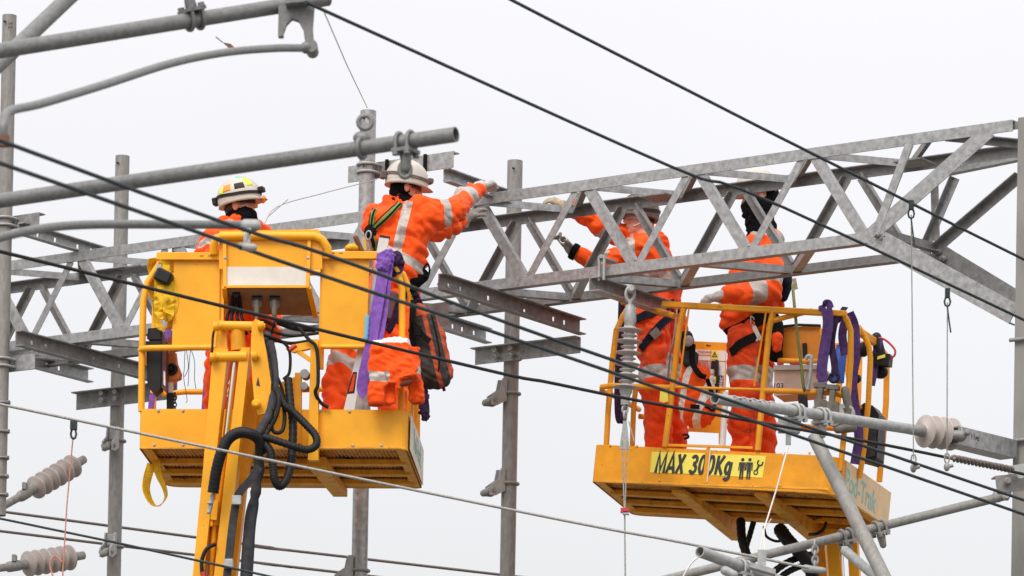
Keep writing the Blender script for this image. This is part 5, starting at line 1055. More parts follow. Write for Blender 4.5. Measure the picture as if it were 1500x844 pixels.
mb = MB(); mb.cap(F2.px(1284, 494, .82), .035, F2.px(1290, 525, .84), .045); mb.box(F2.px(1293, 528, .82), F2.u*.06, F2.d*.05, F2.k*.04); mb.ell(F2.px(1290, 545, .9), F2.u*.055, F2.d*.04, F2.k*.05, 8); part('body', mb, BLACKP, t)
mb = MB(); mb.box(F2.px(1291, 523, .765), (F2.u*.94+F2.k*.3).normalized()*.028, F2.d*.004, F2.k*.011); part('yellow_label', mb, SIGNY, t)
mb = MB(); mb.tube(F2.path([(1287, 495, .8), (1295, 497, .8), (1304, 504, .8), (1311, 513, .8), (1310, 521, .8), (1303, 526, .8)], 5), .008, 7); part('lead', mb, REDM, t)
t = thing('microphone', 'small black hand microphone dangling on its cord behind the bent rail', 'microphone', F2.px(1256, 555, .6))
mb = MB(); mb.ell(F2.px(1256, 555, .6), F2.u*.028, F2.d*.03, F2.k*.032, 8); part('head', mb, BLACKP, t); mb = MB(); mb.tube(F2.path([(1266, 512, .62), (1260, 525, .6), (1255, 550, .6)], 4), .005, 6); mb.ell(F2.px(1265, 512, .62), F2.u*.045, F2.d*.04, F2.k*.055, 7); part('cord', mb, BLACKP, t)
solo('water_bottle', MB().lathe(F2.px(1226, 560, .5), F2.k, [(0, .05), (.2, .05), (.23, .03), (.26, .03)], 14), BLUE, 'blue bottle glimpsed behind the purple webbing of the tilted platform', 'bottle')
# hi-vis rucksack in platform two
t = thing('rucksack', 'round orange bag with two white reflective bands inside the tilted platform', 'bag', F2.px(1022, 630, .35))
f = lambda x, y, b=.40: F2.px(x, y, b)
mb = MB(); mb.cap(f(1018, 560), .13, f(1022, 600), .14); mb.cap(f(1034, 560), .07, f(1030, 605), .08); mb.cap(f(1010, 540), .06, f(1016, 560), .1)
cen = f(1022, 580); sdv = (F2.u*.98+F2.k*-.1).normalized()
cloth('bag', mb, [ORANGE, REFL_W], t, .010, 5, .020, .09, [dict(p=cen, n=(F2.u+F2.k*-.12).normalized(), lo=-.10, hi=-.045, c=cen, R=.4, m=1), dict(p=cen, n=(F2.u+F2.k*-.25).normalized(), lo=.055, hi=.105, c=cen, R=.4, m=1)], seed=8)
mb = MB(); mb.cap(f(1006, 500, .35), .055, f(1009, 530, .35), .045); mb.cap(f(1005, 494, .33), .05, f(1007, 508, .33), .05); part('drinks_flask', mb, BLACKP, t); mb = MB(); mb.lathe(f(1009, 500, .28), -F2.d, [(0, .035), (.01, .04), (.015, .015)], 14); part('flask_cap', mb, PORC, t)
mb = MB(); mb.box(f(1011, 525, .34), F2.u*.05, F2.d*.05, F2.k*.05); part('pouch', mb, GREYS, t, .015); mb = MB(); mb.ribbon(F2.path([(1015, 505, .3), (1014, 530, .27), (1024, 548, .24), (1034, 553, .25)], 4), F2.u, .04, .01); mb.ribbon(F2.path([(1036, 555, .28), (1045, 585, .35), (1044, 602, .35), (1034, 596, .3)], 4), F2.u, .03, .008); mb.box(f(1018, 596, .25), F2.u*.03, F2.d*.01, F2.k*.014); part('strap', mb, BLKWEB, t)
solo('shackle_pin', MB().tube(F2.path([(1000, 637, .5), (1007, 637, .5), (1008, 641, .5), (1002, 643, .5)], 4), .009, 6), BLACKP, 'small black clip under the orange bag in the tilted platform', 'clip')
solo('inspection_tag', F2.poly(MB(), [(967, 573), (978, 574), (979, 588), (972, 590), (966, 588)], -.05, .004), SIGNY, 'small yellow inspection tag tied to the front post of the tilted platform', 'tag')
t = thing('adjustable_tool', 'dark tool with a lime grip hanging on the warning board', 'tool', F2.px(1048, 570, rb-.16))
mb = MB(); mb.cap(F2.px(1050, 530, rb-.16), .016, F2.px(1049, 572, rb-.16), .016); mb.box(F2.px(1046, 535, rb-.17), F2.u*.02, F2.d*.01, F2.k*.03); part('shaft', mb, BLACKP, t); mb = MB(); mb.rod(F2.px(1046.5, 552, rb-.18), F2.px(1046, 562, rb-.18), .012, 8); part('grip', mb, ST_Y, t)

# ------------------------------------------------------------------ people
def drape(o, pts, off=.006, k=5, wv=None, pull=None):  # points on the cloth surface, as seen through the picture, lifted off along the normal
    inv = INV[o]; w2 = inv.inverted(); res = []
    dp = [V((*p, 0)) for p in pts]; Q = cr(dp, k) if k else dp
    for q in Q:
        a = inv @ CAM; b = inv @ (CAM+ray(q.x, q.y)); ok, loc_, nr, _ = o.ray_cast(a, (b-a).normalized())
        if ok:
            n = (w2.to_3x3() @ nr).normalized(); res.append((w2 @ loc_, n))
    return res
def strap_on(name, o, pts, w, m, parent, off=.007, t=.006, k=5):
    S_ = drape(o, pts, off, k)
    if len(S_) < 3: print('strap missed', name, pts[0]); return None
    P = [p+n*off for p, n in S_]
    for _ in range(2): P = [P[0]]+[(P[i-1]+P[i]*2+P[i+1])/4 for i in range(1, len(P)-1)]+[P[-1]]
    wv = []
    for i in range(len(P)):
        T_ = (P[min(i+1, len(P)-1)]-P[max(i-1, 0)]).normalized(); n = V((0,0,0))
        for j in range(max(0, i-2), min(len(P), i+3)): n += S_[j][1]
        wv.append(T_.cross(n.normalized()))
    return part(name, MB().ribbon(P, wv, w, t), m, parent)
def head(mb, C, f, u):
    f = f.normalized(); u = (u-f*u.dot(f)).normalized(); r = f.cross(u)
    mb.ell(C+u*.025-f*.010, r*.076, f*.096, u*.100, 10); mb.ell(C-u*.045+f*.022, r*.060, f*.066, u*.066, 9); mb.ell(C-u*.085+f*.055, r*.030, f*.028, u*.024, 7)
    mb.cap(C+u*.015+f*.088, .011, C-u*.022+f*.108, .017, 8); mb.ell(C-u*.055+f*.082, r*.026, f*.014, u*.012, 7)
    mb.ell(C+u*.030+f*.082, r*.055, f*.014, u*.012, 7)
    for s in (-1, 1): mb.ell(C-u*.005+r*s*.080-f*.012, r*.014, f*.022, u*.034, 7)
    return r
def DOME(C, f, u, r, th, ph, s=1.0):
    fr = .142 if math.cos(ph) > 0 else .135
    return C+f*(math.cos(ph)*math.sin(th)*fr*s)+r*(math.sin(ph)*math.sin(th)*.112*s)+u*(math.cos(th)*.135*s)
def helmet(par, C, f, u, m=HELM, strap=GREYS, lamp=True, stickers=(), rear=True, front_m=None, size=1.08):
    f = f.normalized(); u = (u-f*u.dot(f)).normalized(); r = f.cross(u); C = C+u*.055
    dome = lambda C_, f_, u_, r_, th, ph, s=1.0: DOME(C_, f_, u_, r_, th, ph, s*size)
    mb = MB(); nt_, np_ = 12, 36; vs_ = []; TH = R(100)
    for i in range(1, nt_+1):
        for k in range(np_): vs_.append(dome(C, f, u, r, TH*i/nt_, 2*math.pi*k/np_))
    N = len(vs_)
    for s in (1.03, .90):       # turned out rim with a longer peak at the front, then the inside edge
        for k in range(np_):
            ph = 2*math.pi*k/np_; p = dome(C, f, u, r, TH, ph, s); c_ = max(0, math.cos(ph))
            if s > 1: p += f*(.040*c_**4)-u*(.016+.008*c_**2)
            else: p -= u*.012
            vs_.append(p)
    vs_.append(dome(C, f, u, r, 0, 0)); top = len(vs_)-1
    fs = [(i*np_+k, i*np_+(k+1) % np_, (i+1)*np_+(k+1) % np_, (i+1)*np_+k) for i in range(nt_+1) for k in range(np_)]+[(top, (k+1) % np_, k) for k in range(np_)]
    fs.append(tuple((nt_+1)*np_+k for k in range(np_)))
    mb.add(vs_, fs, 0, True); sh = part('helmet', mb, m, par)
    mb = MB()
    for off in (-.18, .18): mb.tube([dome(C, f, u, r, abs(t), math.pi/2*0+(off if t > 0 else math.pi-off), 1.004) for t in [R(-70+10*i) for i in range(15)] if abs(t) > .01], .004, 5)
    part('ridge', mb, m, sh)
    if lamp:
        mb = MB(); P = [dome(C, f, u, r, R(86)-.10*max(0, -math.cos(2*math.pi*k/40))+.04*math.cos(2*math.pi*k/40), 2*math.pi*k/40, 1.03) for k in range(40)]
        mb.ribbon(P+[P[0]], u, .020, .005); part('lamp_strap', mb, strap, sh)
        mb = MB(); c = dome(C, f, u, r, R(82), 0, 1.10); mb.box(c, r*.030, f*.020, u*.018); part('headlamp', mb, front_m or strap, sh, .006)
        if rear: mb = MB(); c = dome(C, f, u, r, R(84), math.pi, 1.12); mb.box(c, r*.030, f*.018, u*.026); part('battery_pack', mb, strap, sh, .006)
    for (t0, t1, p0, p1, mm) in stickers:
        mb = MB(); n = 4; vs_ = [dome(C, f, u, r, R(t0+(t1-t0)*i/n), R(p0+(p1-p0)*j/n), s) for s in (1.008, .99) for i in range(n+1) for j in range(n+1)]; q = (n+1)**2
        fs = [(i*(n+1)+j, i*(n+1)+j+1, (i+1)*(n+1)+j+1, (i+1)*(n+1)+j) for i in range(n) for j in range(n)]
        rim = [i for i in range(n+1)]+[(n+1)*i+n for i in range(1, n+1)]+[(n+1)*n+i for i in range(n-1, -1, -1)]+[(n+1)*i for i in range(n-1, 0, -1)]
        fs += [(rim[i], rim[(i+1) % len(rim)], q+rim[(i+1) % len(rim)], q+rim[i]) for i in range(len(rim))]
        mb.add(vs_, fs, 0, True); part('sticker', mb, mm, sh)
    return sh
def glove(par, wr, d, nrm, m, curl=.6, side=1, s=1.0, seed=0):
    d = d.normalized(); n = (nrm-d*nrm.dot(d)).normalized(); x = d.cross(n)*side   # n: back of the hand to palm direction, x: towards the thumb
    mb = MB(); mb.cap(wr-d*.03, .036*s, wr+d*.02, .034*s, 10)
    for i in range(4): o = (-.030+.020*i)*s; mb.cap(wr+d*.02+x*o*.7, .020*s, wr+d*.085*s+x*o, .018*s, 8)
    for i, L_ in enumerate((.060, .074, .078, .070)):
        p = wr+d*.088*s+x*(-.032+.0215*i)*s; a = curl*.5; dd = d
        for j, f_ in enumerate((.45, .33, .22)):
            a_ = curl*(.45+.55*j); dd = d*math.cos(a_)+n*math.sin(a_); q = p+dd*L_*f_*s; mb.cap(p, (.0115-.0010*j)*s, q, (.0105-.0010*j)*s, 7); p = q
    p = wr+d*.025*s+x*.028*s; q = p+(d*.6+x*.75+n*.25).normalized()*.045*s; mb.cap(p, .016*s, q, .013*s, 8); mb.cap(q, .013*s, q+(d*.8+x*.25+n*.45).normalized()*.036*s, .010*s, 8)
    g = cloth('glove', mb, [m], par, .0055, 2, .002, .03, seed=seed)
    return g
def ank(F, x, b): # ankle over the platform floor under picture column x, b metres behind the front plate
    lo, hi = 560., 760.
    for _ in range(30):
        m_ = (lo+hi)/2
        if F.loc(F.px(x, m_, b)).z > .125: lo = m_
        else: hi = m_
    return F.px(x, lo, b)
def person(label, J, name='person'):
    base = (V(J['ankL'])+V(J['ankR']))/2; t = thing(name, label, 'person', base-K*.09, group='workers in orange on the platforms')
    mb = MB(); C, f, u = J['head'], J['f'], J['u']; head(mb, C, f, u)
    nk = J['neck']; ch, wa = J['chest'], J['waist']
    mb.cap(C-u*.06-f*.02, .055, nk, .06); mb.cap(nk, .075, ch, .12); mb.cap(ch, .12, wa, .11)
    for s in 'LR':
        mb.cap(nk, .06, J['sh'+s], .06); mb.cap(J['sh'+s], .055, J['el'+s], .042); mb.cap(J['el'+s], .042, J['wr'+s], .030); mb.cap(J['wr'+s], .030, J['wr'+s]+J['hd'+s].normalized()*.07, .022)
        mb.cap(wa, .10, J['hip'+s], .095); mb.cap(J['hip'+s], .085, J['kn'+s], .058); mb.cap(J['kn'+s], .055, J['ank'+s], .042); a = J['ank'+s]; mb.cap(a, .04, a+J['toe']*.13-K*.05, .035)
    cloth('body', mb, [SKIN], t, .008, 3, 0)
    mb = MB()
    for s in 'LR': a = J['ank'+s]; mb.cap(a-K*.03, .062, a+J['toe']*.15-K*.055, .045); mb.cap(a+K*.05, .055, a-K*.03, .058)
    cloth('boots', mb, [BLACK], t, .010, 3, 0)
    return t
def stripes_leg(a, b, fr, R_=.17): return [limb_stripe(a, b, x, y, R_, 1) for x, y in fr]
def trousers(t, J, m, rt=.115, rk=.092, ra=.080, stripes=(), seed=1, refl=REFL):
    mb = MB(); wa = J['waist']
    for s in 'LR':
        mb.cap(wa+K*.05, .135, J['hip'+s], .125); mb.cap(J['hip'+s], rt, J['kn'+s], rk); mb.cap(J['kn'+s], rk, J['ank'+s]+K*.02, ra)
    return cloth('trousers', mb, [m, refl], t, .011, 5, .034, .15, stripes, seed=seed)
def jacket(t, J, m, stripes=(), seed=2, extra=None, hem=None, bulk=1.0, collar=True, cuffs=(.94, .94)):
    mb = MB(); nk, ch, wa = J['neck'], J['chest'], J['waist']; b = bulk
    mb.cap(J['shL'], .088*b, J['shR'], .088*b); mb.cap(nk-K*.05, .10*b, ch, .165*b); mb.cap(ch, .165*b, wa, .16*b); mb.cap(J['shL']-K*.05, .10*b, wa, .13*b); mb.cap(J['shR']-K*.05, .10*b, wa, .13*b)
    for i, s in enumerate('LR'):
        e = cuffs[i]
        mb.cap(J['sh'+s], .092*b, J['el'+s], .078*b); mb.cap(J['el'+s], .078*b, J['el'+s]+(J['wr'+s]-J['el'+s])*e, .056*b)
    if collar: mb.cap(nk+K*.00, .080, nk+K*.05, .072)
    if extra: extra(mb)
    return cloth('jacket', mb, [m, REFL], t, .010, 4, .038, .15, stripes, seed=seed)
def snood(t, C, f, u, nk, low=.0, m=DARKC, r_=.085, up=.0):
    mb = MB(); mb.cap(nk+K*.0, .086, C-u*(.055-up)+f*.012, r_, 14); mb.ell(C-u*(.062-up)+f*.045, f.cross(u)*.07, f*.055, u*.05, 8)
    return cloth('neck_snood', mb, [m], t, .009, 3, .016, .05, seed=4)
def goggles(t, C, f, u, m=LENS, strap=BLKWEB):
    f = f.normalized(); u = (u-f*u.dot(f)).normalized(); r = f.cross(u); mb = MB()
    P = [C+u*.018+f*math.cos(a)*.104+r*math.sin(a)*.083 for a in [R(-75+10*i) for i in range(16)]]; mb.ribbon(P, u, .042, .012)
    g = part('goggles', mb, m, t)
    mb = MB(); P = [C+u*.02+f*math.cos(a)*.104+r*math.sin(a)*.086 for a in [R(70+10*i) for i in range(23)]]; mb.ribbon(P, u, .012, .004); part('goggle_strap', mb, strap, g)
Vn = lambda *a: V(a).normalized()
GLOVE_L = mat('pale_grey_work_glove', (.48,.46,.43), .85, 0, .2, 30, 5, .3, (.2,.19,.17), .62, 20)
BRSTRAP = mat('brown_lamp_strap', (.13,.095,.085), .7, 0, .3, 20)
# --- worker with the lime harness, right half of the first platform
J = dict(head=W(594, 277, 30.0), f=Vn(.93, .30, -.06), u=Vn(.06, .0, 1), neck=W(588, 300, 30.0), chest=W(582, 338, 30.0), waist=W(583, 400, 29.95),
 shL=W(552, 316, 30.1), shR=W(618, 310, 29.9), elL=W(640, 338, 30.45), wrL=W(682, 320, 30.75), elR=W(664, 308, 30.0), wrR=W(703, 274, 30.5), hdL=W(702, 304, 30.85)-W(682, 320, 30.75), hdR=W(722, 266, 30.65)-W(703, 274, 30.5),
 hipL=W(556, 434, 29.95), hipR=W(588, 434, 29.95), knL=W(502, 540, 29.45), knR=W(580, 545, 29.8), ankL=ank(F1, 490, .45), ankR=ank(F1, 572, .8), toe=Vn(.7, .7, 0))
w = person('worker in orange with a lime striped harness, seen from behind, reaching up to the girder', J)
fr_ = lambda c: c.y < 30.06
st = [limb_stripe(J['shR'], J['elR'], .52, .78, .13), limb_stripe(J['elR'], J['wrR'], .34, .60, .11)]
a_, b_ = W(597, 295, 29.8), W(581, 368, 29.8); dn_ = (b_-a_).normalized(); side_ = dn_.cross(V((0,1,0))).normalized()
st.append(dict(p=a_, n=side_, lo=-.032, hi=.032, c=(a_+b_)/2, R=.30, m=1, ok=lambda c: c.y < 29.97 and 0 < 1 and (c-a_).dot(dn_) < .35 and (c-a_).dot(dn_) > -.02))
h0, h1_ = W(560, 362, 29.8), W(620, 392, 29.8); hn = (h1_-h0).normalized().cross(V((0,1,0))).normalized()
st.append(dict(p=h0, n=hn, lo=-.032, hi=.032, c=W(585, 372, 29.95), R=.34, m=1, ok=lambda c: (c-W(585,372,29.95)).length < .32))
jk2 = jacket(w, J, ORANGE, st, seed=2, bulk=1.12, cuffs=(.80, .84), extra=lambda mb: (mb.cap(W(572, 300, 30.0), .07, W(605, 302, 29.98), .07), mb.cap(W(640, 314, 29.95), .115, W(668, 308, 30.0), .092), mb.cap(W(668, 306, 30.0), .09, W(694, 283, 30.35), .066), mb.cap(W(560, 330, 29.95), .14, W(588, 398, 29.95), .145), mb.cap(W(602, 335, 29.95), .13, W(600, 396, 29.95), .12), mb.cap(W(625, 318, 29.92), .125, W(652, 312, 29.98), .10)))
tr2 = trousers(w, J, ORANGE, .14, .122, .115, [limb_stripe(J['hipL'], J['knL'], .97, 1.08, .2), limb_stripe(J['hipL'], J['knL'], .84, .89, .2)], seed=6)
helmet(w, J['head'], J['f'], J['u'], HELM, BRSTRAP, True, ((60, 78, 95, 112, mat('grey_sticker', (.42,.38,.35), .6)),))
goggles(w, J['head'], J['f'], J['u'], LENS)
mb = MB(); C = J['head']; mb.ell(C-K*.005-J['f']*.03, J['f'].cross(K)*.083, J['f']*.078, K*.065, 9); mb.cap(C-K*.06-J['f']*.05, .05, C-K*.03-J['f']*.055, .06); part('hair', mb, DARKC, w)
snood(w, J['head']-K*.035, J['f'], J['u'], J['neck']+K*.02, up=-.015)
glove(w, J['wrR'], J['hdR'], V((.4, .5, -.8)), GLOVE_L, .9, 1, 1.25, 1); glove(w, J['wrL'], J['hdL'], V((.5, .6, -.4)), GLOVE, .5, -1, 1.25, 2)
for nm, pts in (('harness_strap', [(587, 299), (570, 315), (553, 331), (545, 341)]), ('harness_strap', [(549, 309), (546, 325), (545, 340)]), ('harness_strap', [(544, 338), (548, 352), (552, 368)])):
    s_ = strap_on(nm, jk2, pts, .036, GREENW, w, .010)
    if s_:
        strap_on('edge_webbing', jk2, [(p[0]+.6, p[1]+.7) for p in pts], .013, BLKWEB, s_, .016); strap_on('edge_webbing', jk2, [(p[0]-2.9, p[1]-2.0) for p in pts], .006, BLKWEB, s_, .016)
S_ = drape(jk2, [(544, 340), (545, 341), (546, 342)], 0, 0)
if S_: mb = MB(); p, n = S_[0]; x = n.cross(K).normalized(); mb.ell(p+n*.015, x*.05, n*.018, K*.052, 8); pad = part('harness_pad', mb, BLKWEB, w); mb = MB(); mb.tube([p+n*.035+(x*math.cos(a)*.022+K*math.sin(a)*.030)-K*.03 for a in [i*math.pi/6 for i in range(12)]], .006, 6, closed=True); part('ring', mb, GALV_P, pad)
S_ = drape(jk2, [(620, 392), (621, 394), (622, 396)], 0, 0)
mb = MB(); c = W(625, 396, 29.9); mb.tube([c+(V((1,0,0))*math.cos(a)*.020+K*math.sin(a)*.045) for a in [i*math.pi/6 for i in range(12)]], .008, 6, closed=True); part('hip_ring', mb, BLKWEB, w)
mb = MB(); mb.cap(W(600, 414, 29.9), .07, W(618, 404, 29.95), .05); part('hem', mb, DARKC, w)
mb = MB(); mb.obox(W(556, 420, 29.72), V((.13,0,-.03)), V((0,.06,0)), V((.02,0,-.22))); part('hip_pouch', mb, MAROON, w, .02)
strap_on('leg_strap', tr2, [(560, 462), (572, 448), (588, 436), (598, 428)], .05, BLKWEB, w, .012)
strap_on('leg_strap', tr2, [(566, 480), (575, 465), (582, 445)], .045, PURPLE_D, w, .016)
S_ = drape(jk2, [(527, 343), (528, 343), (529, 343)], 0, 0)
if S_: part('chest_print', text_mb('RAIL', S_[0][0]+S_[0][1]*.006, V((1,-.2,0)), K, .035), INK_R, w) if 0 else None
# --- worker behind the control box
J = dict(head=W(352, 303, 29.6), f=Vn(.95, -.25, .20), u=Vn(-.22, .0, 1), neck=W(348, 326, 29.6), chest=W(345, 365, 29.62), waist=W(345, 440, 29.65),
 shL=W(376, 345, 29.85), shR=W(318, 350, 29.45), elL=W(394, 420, 29.8), wrL=W(400, 480, 29.55), elR=W(312, 415, 29.4), wrR=W(372, 462, 29.25), hdL=V((.6, -.5, -.3)), hdR=V((.8, -.4, -.2)),
 hipL=W(358, 470, 29.75), hipR=W(328, 470, 29.5), knL=W(358, 570, 29.6), knR=W(316, 570, 29.45), ankL=ank(F1, 358, .8), ankR=ank(F1, 316, .6), toe=Vn(1, -.2, 0))
w = person('worker with a stickered white helmet and black snood standing behind the yellow control box', J)
jk1 = jacket(w, J, ORANGE, [limb_stripe(J['shR'], J['elR'], .02, .22, .13)], seed=11, bulk=1.12, extra=lambda mb: (mb.cap(W(322, 347, 29.5), .12, W(308, 372, 29.5), .11), mb.cap(W(332, 328, 29.6), .07, W(366, 328, 29.65), .065), mb.cap(W(374, 338, 29.75), .09, W(388, 350, 29.8), .08)))
tr1 = trousers(w, J, ORANGE, seed=12)
mb = MB(); mb.cap(W(392, 478, 29.1), .06, W(402, 492, 29.1), .05); mb.cap(W(378, 462, 29.1), .05, W(394, 482, 29.1), .055); cloth('sleeve_end', mb, [ORANGE], w, .010, 3, .015, .07, seed=3)
helmet(w, J['head'], J['f'], J['u'], HELM, BLACKP, True, ((54, 74, 96, 122, ST_O), (56, 76, 124, 142, ST_Y), (56, 74, 56, 84, BAGGREY), (36, 70, 28, 48, ST_Y), (8, 31, 10, 75, ST_G)))
goggles(w, J['head'], J['f'], J['u'], LENS, BLKWEB)
mb = MB(); C = J['head']; f_ = J['f']; mb.ell(C+K*.005-f_*.04, f_.cross(K)*.080, f_*.070, K*.075, 9); part('hair', mb, HAIR, w)
snood(w, J['head']-K*.022, J['f'], J['u'], J['neck']+K*.015, r_=.096, up=-.005)
mb = MB(); c = J['head']+J['f']*.165+K*.01; mb.ell(c, V((0,.035,0)), J['f']*.02, K*.026, 8); part('visor_tab', mb, ST_O, w)
mb = MB(); mb.tube(cr([J['head']-J['f']*.11+K*.0+V((0,-.05,0)), J['head']-J['f']*.07-K*.085+V((0,-.07,0)), J['head']-J['f']*.12-K*.12+V((0,-.05,0))], 5), .007, 6); part('chin_strap', mb, GREYS, w)
# --- left worker of the second platform, reaching through the girder
J = dict(head=W(936, 324, 31.85), f=Vn(-.90, -.32, .10), u=Vn(.18, .0, 1), neck=W(945, 348, 31.85), chest=W(950, 378, 31.85), waist=W(966, 436, 31.85),
 shL=W(948, 362, 31.68), shR=W(932, 352, 32.0), elL=W(872, 386, 31.62), wrL=W(836, 366, 31.62), elR=W(876, 328, 31.75), wrR=W(828, 302, 31.70), hdL=W(820, 346, 31.58)-W(836, 366, 31.62), hdR=W(808, 293, 31.70)-W(828, 302, 31.70),
 hipL=W(956, 470, 31.72), hipR=W(978, 470, 31.98), knL=W(962, 572, 31.62), knR=W(982, 570, 31.85), ankL=ank(F2, 968, .85), ankR=ank(F2, 988, 1.05), toe=Vn(-.9, -.4, 0))
w = person('worker in orange behind the girder reaching both gloved hands to the left through its braces', J)
a_, b_ = W(921, 335, 31.6), W(925, 395, 31.6); dn_ = (b_-a_).normalized(); s3 = dn_.cross(V((0,1,0))).normalized()
jk3 = jacket(w, J, ORANGE, [limb_stripe(J['shR'], J['elR'], .75, 1.02, .14), limb_stripe(J['elL'], J['wrL'], -.25, .12, .13),
   dict(p=a_, n=s3, lo=-.035, hi=.035, c=(a_+b_)/2, R=.26, m=1, ok=lambda c: c.y < 31.95), dict(p=W(958, 405, 31.7), n=K, lo=-.035, hi=.035, c=W(958, 405, 31.85), R=.27, m=1)], seed=21, bulk=1.05, cuffs=(.80, .9),
   extra=lambda mb: (mb.cap(W(930, 365, 31.8), .10, W(945, 420, 31.8), .11), mb.cap(W(958, 360, 31.85), .12, W(968, 420, 31.85), .13)))
tr3 = trousers(w, J, ORANGE_D, .135, .118, .10, [limb_stripe(J['hipL'], J['knL'], .70, .88, .3), limb_stripe(J['hipR'], J['knR'], .72, .90, .3)], seed=22)
helmet(w, J['head'], J['f'], J['u'], mat('dark_brown_helmet', (.10,.055,.045), .5, 0, .3, 20), BLACKP, True, rear=False, front_m=LABELW)  # whole helmet in one dark brown base colour
goggles(w, J['head'], J['f'], J['u'], mat('clear_lens', (.55,.50,.47), .15), BLKWEB)
mb = MB(); C = J['head']; f_ = J['f']; mb.ell(C+K*.0-f_*.045, f_.cross(K)*.082, f_*.068, K*.078, 9); part('hair', mb, HAIR, w)
mb = MB(); r_ = J['f'].cross(J['u']).normalized(); C = J['head']
for s in (-1, 1): mb.tube(cr([C-K*.055+f_*.06+r_*s*.055, C-K*.02+f_*.01+r_*s*.084, C+K*.02-f_*.01+r_*s*.09], 4), .0045, 5)
part('ear_loop', mb, LABELW, w)
glove(w, J['wrL'], J['hdL'], V((-.4, -.2, -.8)), GLOVE, .9, 1, 1.1, 3); glove(w, J['wrR'], J['hdR'], V((-.2, .5, -.8)), GLOVE_T, .9, -1, 1.1, 4)
mb = MB(); e = J['el'+'L']; wr = J['wrL']; d = (wr-e).normalized(); mb.lathe(wr-d*.05, d, [(0, .060), (.03, .062), (.045, .056), (.03, .045), (.0, .040)], 14); part('cuff', mb, DARKC, w)
mb = MB(); hd = J['wrL']+J['hdL'].normalized()*.09; mb.rod(hd-V((.02,.10,-.02)), hd+V((-.03,.05,.05)), .014, 8); mb.tube([hd+V((.0,-.05,-.01))+(V((1,0,0))*math.cos(a)+K*math.sin(a))*.026 for a in [i*math.pi/6 for i in range(12)]], .009, 6, closed=True); part('spanner', mb, CHROME, w)
strap_on('leg_strap', tr3, [(930, 470), (948, 462), (970, 452), (985, 444)], .065, NAVY, w, .014)
strap_on('leg_strap', tr3, [(940, 512), (952, 495), (966, 478), (982, 462), (992, 452)], .055, NAVY, w, .014)
S_ = drape(tr3, [(961, 487), (962, 487), (963, 487)], 0, 0)
if S_: p, n = S_[0]; mb = MB(); x = n.cross(K).normalized(); y = V((.7, 0, .7)); mb.bar(p+n*.028-y*.035, p+n*.028+y*.035, n.cross(y), .06, .01); part('buckle', mb, GALV_W, w)
mb = MB(); mb.tube(cr([W(992, 452, 31.5), W(988, 490, 31.45), W(982, 520, 31.45), W(978, 560, 31.5)], 5), .008, 6); part('lanyard', mb, GALV_W, w)
# --- right worker of the second platform
J = dict(head=W(1110, 291, 31.4), f=Vn(-.93, -.10, -.12), u=Vn(-.08, .0, 1), neck=W(1120, 340, 31.4), chest=W(1120, 378, 31.4), waist=W(1100, 458, 31.35),
 shL=W(1130, 358, 31.2), shR=W(1112, 352, 31.6), elL=W(1132, 426, 31.12), wrL=W(1056, 433, 30.95), elR=W(1095, 420, 31.5), wrR=W(1066, 440, 31.3), hdL=W(1036, 437, 30.92)-W(1056, 433, 30.95), hdR=V((-.9, -.2, 0)),
 hipL=W(1088, 500, 31.2), hipR=W(1112, 500, 31.45), knL=W(1090, 580, 31.15), knR=W(1112, 580, 31.4), ankL=ank(F2, 1090, .65), ankR=ank(F2, 1114, .9), toe=Vn(-1, -.3, 0))
w = person('worker wrapped in a black snood leaning a forearm on the rail of the tilted platform', J)
a_, b_ = W(1140, 345, 31.2), W(1150, 400, 31.2)
jk4 = jacket(w, J, ORANGE, [limb_stripe(J['elL'], J['wrL'], .20, .46, .14), limb_stripe(J['shL'], J['elL'], .70, .90, .16), dict(p=W(1125, 342, 31.2), n=(K+V((.45,0,0))).normalized(), lo=-.03, hi=.035, c=W(1128, 345, 31.25), R=.17, m=1)], seed=31, bulk=1.10, cuffs=(.90, .94),
   extra=lambda mb: (mb.cap(W(1105, 375, 31.35), .14, W(1084, 462, 31.3), .155), mb.cap(W(1090, 470, 31.3), .15, W(1108, 475, 31.3), .15), mb.cap(W(1132, 370, 31.35), .12, W(1130, 430, 31.35), .12), mb.cap(W(1112, 425, 31.12), .10, W(1080, 432, 31.0), .08)))
tr4 = trousers(w, J, ORANGE_D, .13, .112, .10, [limb_stripe(J['hipL'], J['knL'], .52, .78, .3), limb_stripe(J['hipR'], J['knR'], .52, .78, .3)], seed=32)
helmet(w, J['head']+V((.0, 0, .015)), J['f'], J['u'], HELM, BLACKP, True)
mb = MB(); C = J['head']; f_ = J['f']; mb.cap(C+V((.085, 0, .03)), .07, C+V((.10, 0, -.01)), .06); part('helmet_liner', mb, DARKC, w)
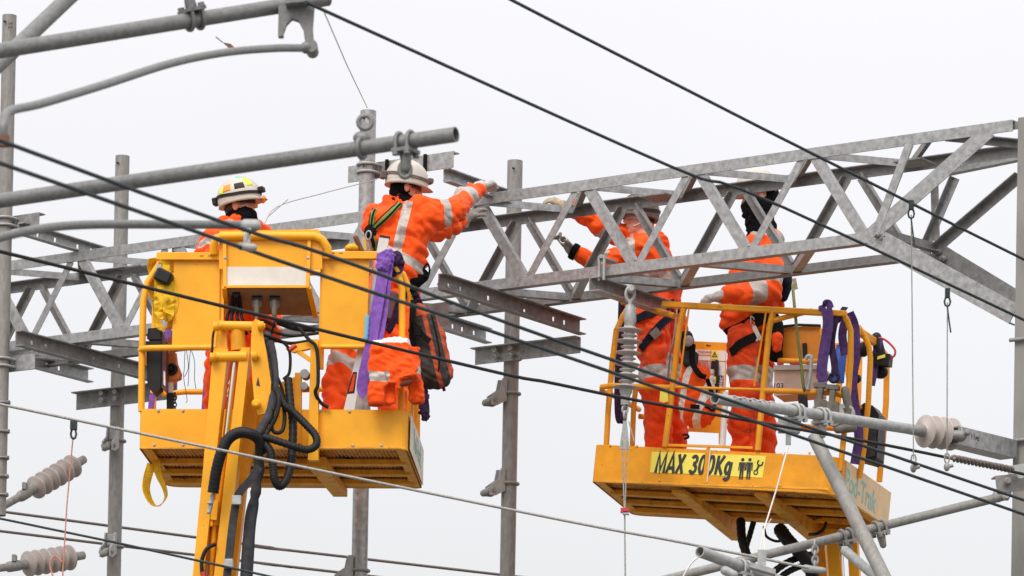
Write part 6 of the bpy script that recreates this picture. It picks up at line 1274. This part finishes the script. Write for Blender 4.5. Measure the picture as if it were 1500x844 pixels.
mb = MB(); C = J['head']; mb.cap(J['neck']+K*.0, .095, C-K*.07+f_*.01, .098, 14); mb.cap(C-K*.07+f_*.02, .09, C-K*.055+f_*.07, .06); mb.cap(C-K*.03-f_*.05, .085, C-K*.07-f_*.02, .09); mb.cap(J['neck']+f_*.08-K*.01, .05, C-K*.09+f_*.05, .06); sn_ = cloth('neck_snood', mb, [DARKC], w, .009, 3, .022, .06, seed=4)
glove(w, J['wrL'], J['hdL'], V((-.1, .3, -.9)), GLOVE_L, 1.0, -1, 1.1, 6); glove(w, J['wrR'], J['hdR'], V((-.1, .3, -.9)), GLOVE, .5, 1, 1.0, 7)
s_ = strap_on('harness_belt', jk4, [(1061, 492), (1078, 484), (1100, 474), (1122, 464), (1134, 458)], .095, BLKWEB, w, .018) or strap_on('harness_belt', tr4, [(1068, 500), (1090, 490), (1120, 480)], .085, BLKWEB, w, .016)
strap_on('leg_strap', tr4, [(1072, 518), (1085, 505), (1104, 494), (1128, 486)], .065, BLKWEB, w, .016)
S_ = drape(jk4, [(1097, 472), (1098, 472), (1099, 472)], 0, 0)
if S_: p, n = S_[0]; mb = MB(); x = n.cross(K).normalized(); mb.tube([p+n*.03+(x*math.cos(a)*-.03+K*math.sin(a)*.035) for a in [R(-90+15*i) for i in range(13)]], .006, 6); mb.rod(p+n*.03-K*.035, p+n*.03+K*.035, .005, 6); part('ring', mb, ALU, w)
mb = MB(); mb.cap(W(1136, 478, 31.2), .06, W(1136, 520, 31.2), .055); cloth('hip_bag', mb, [BLKWEB], w, .010, 3, .01, .06)
mb = MB(); mb.cap(W(1138, 495, 31.12), .045, W(1138, 510, 31.12), .035); cloth('pocket_flap', mb, [ORANGE_D], w, .010, 3, .012, .06)
mb = MB(); mb.rod(W(1112, 492, 31.0), W(1108, 500, 31.0), .007, 6); mb.bar(W(1104, 478, 31.0), W(1114, 498, 31.0), V((1,0,0)), .03, .006); part('buckle', mb, ALU, w)
mb = MB(); mb.cap(W(1150, 415, 31.25), .05, W(1150, 395, 31.3), .05); mb.cap(W(1153, 420, 31.25), .035, W(1148, 436, 31.25), .03); part('harness_back', mb, NAVY, w)
mb = MB(); mb.ribbon([W(1163, 408, 31.0), W(1164, 414, 31.0), W(1165, 420, 31.0), W(1166, 424, 31.0)], V((1,0,0)), .03, .008); part('tape_tail', mb, GLOVE_T, w)
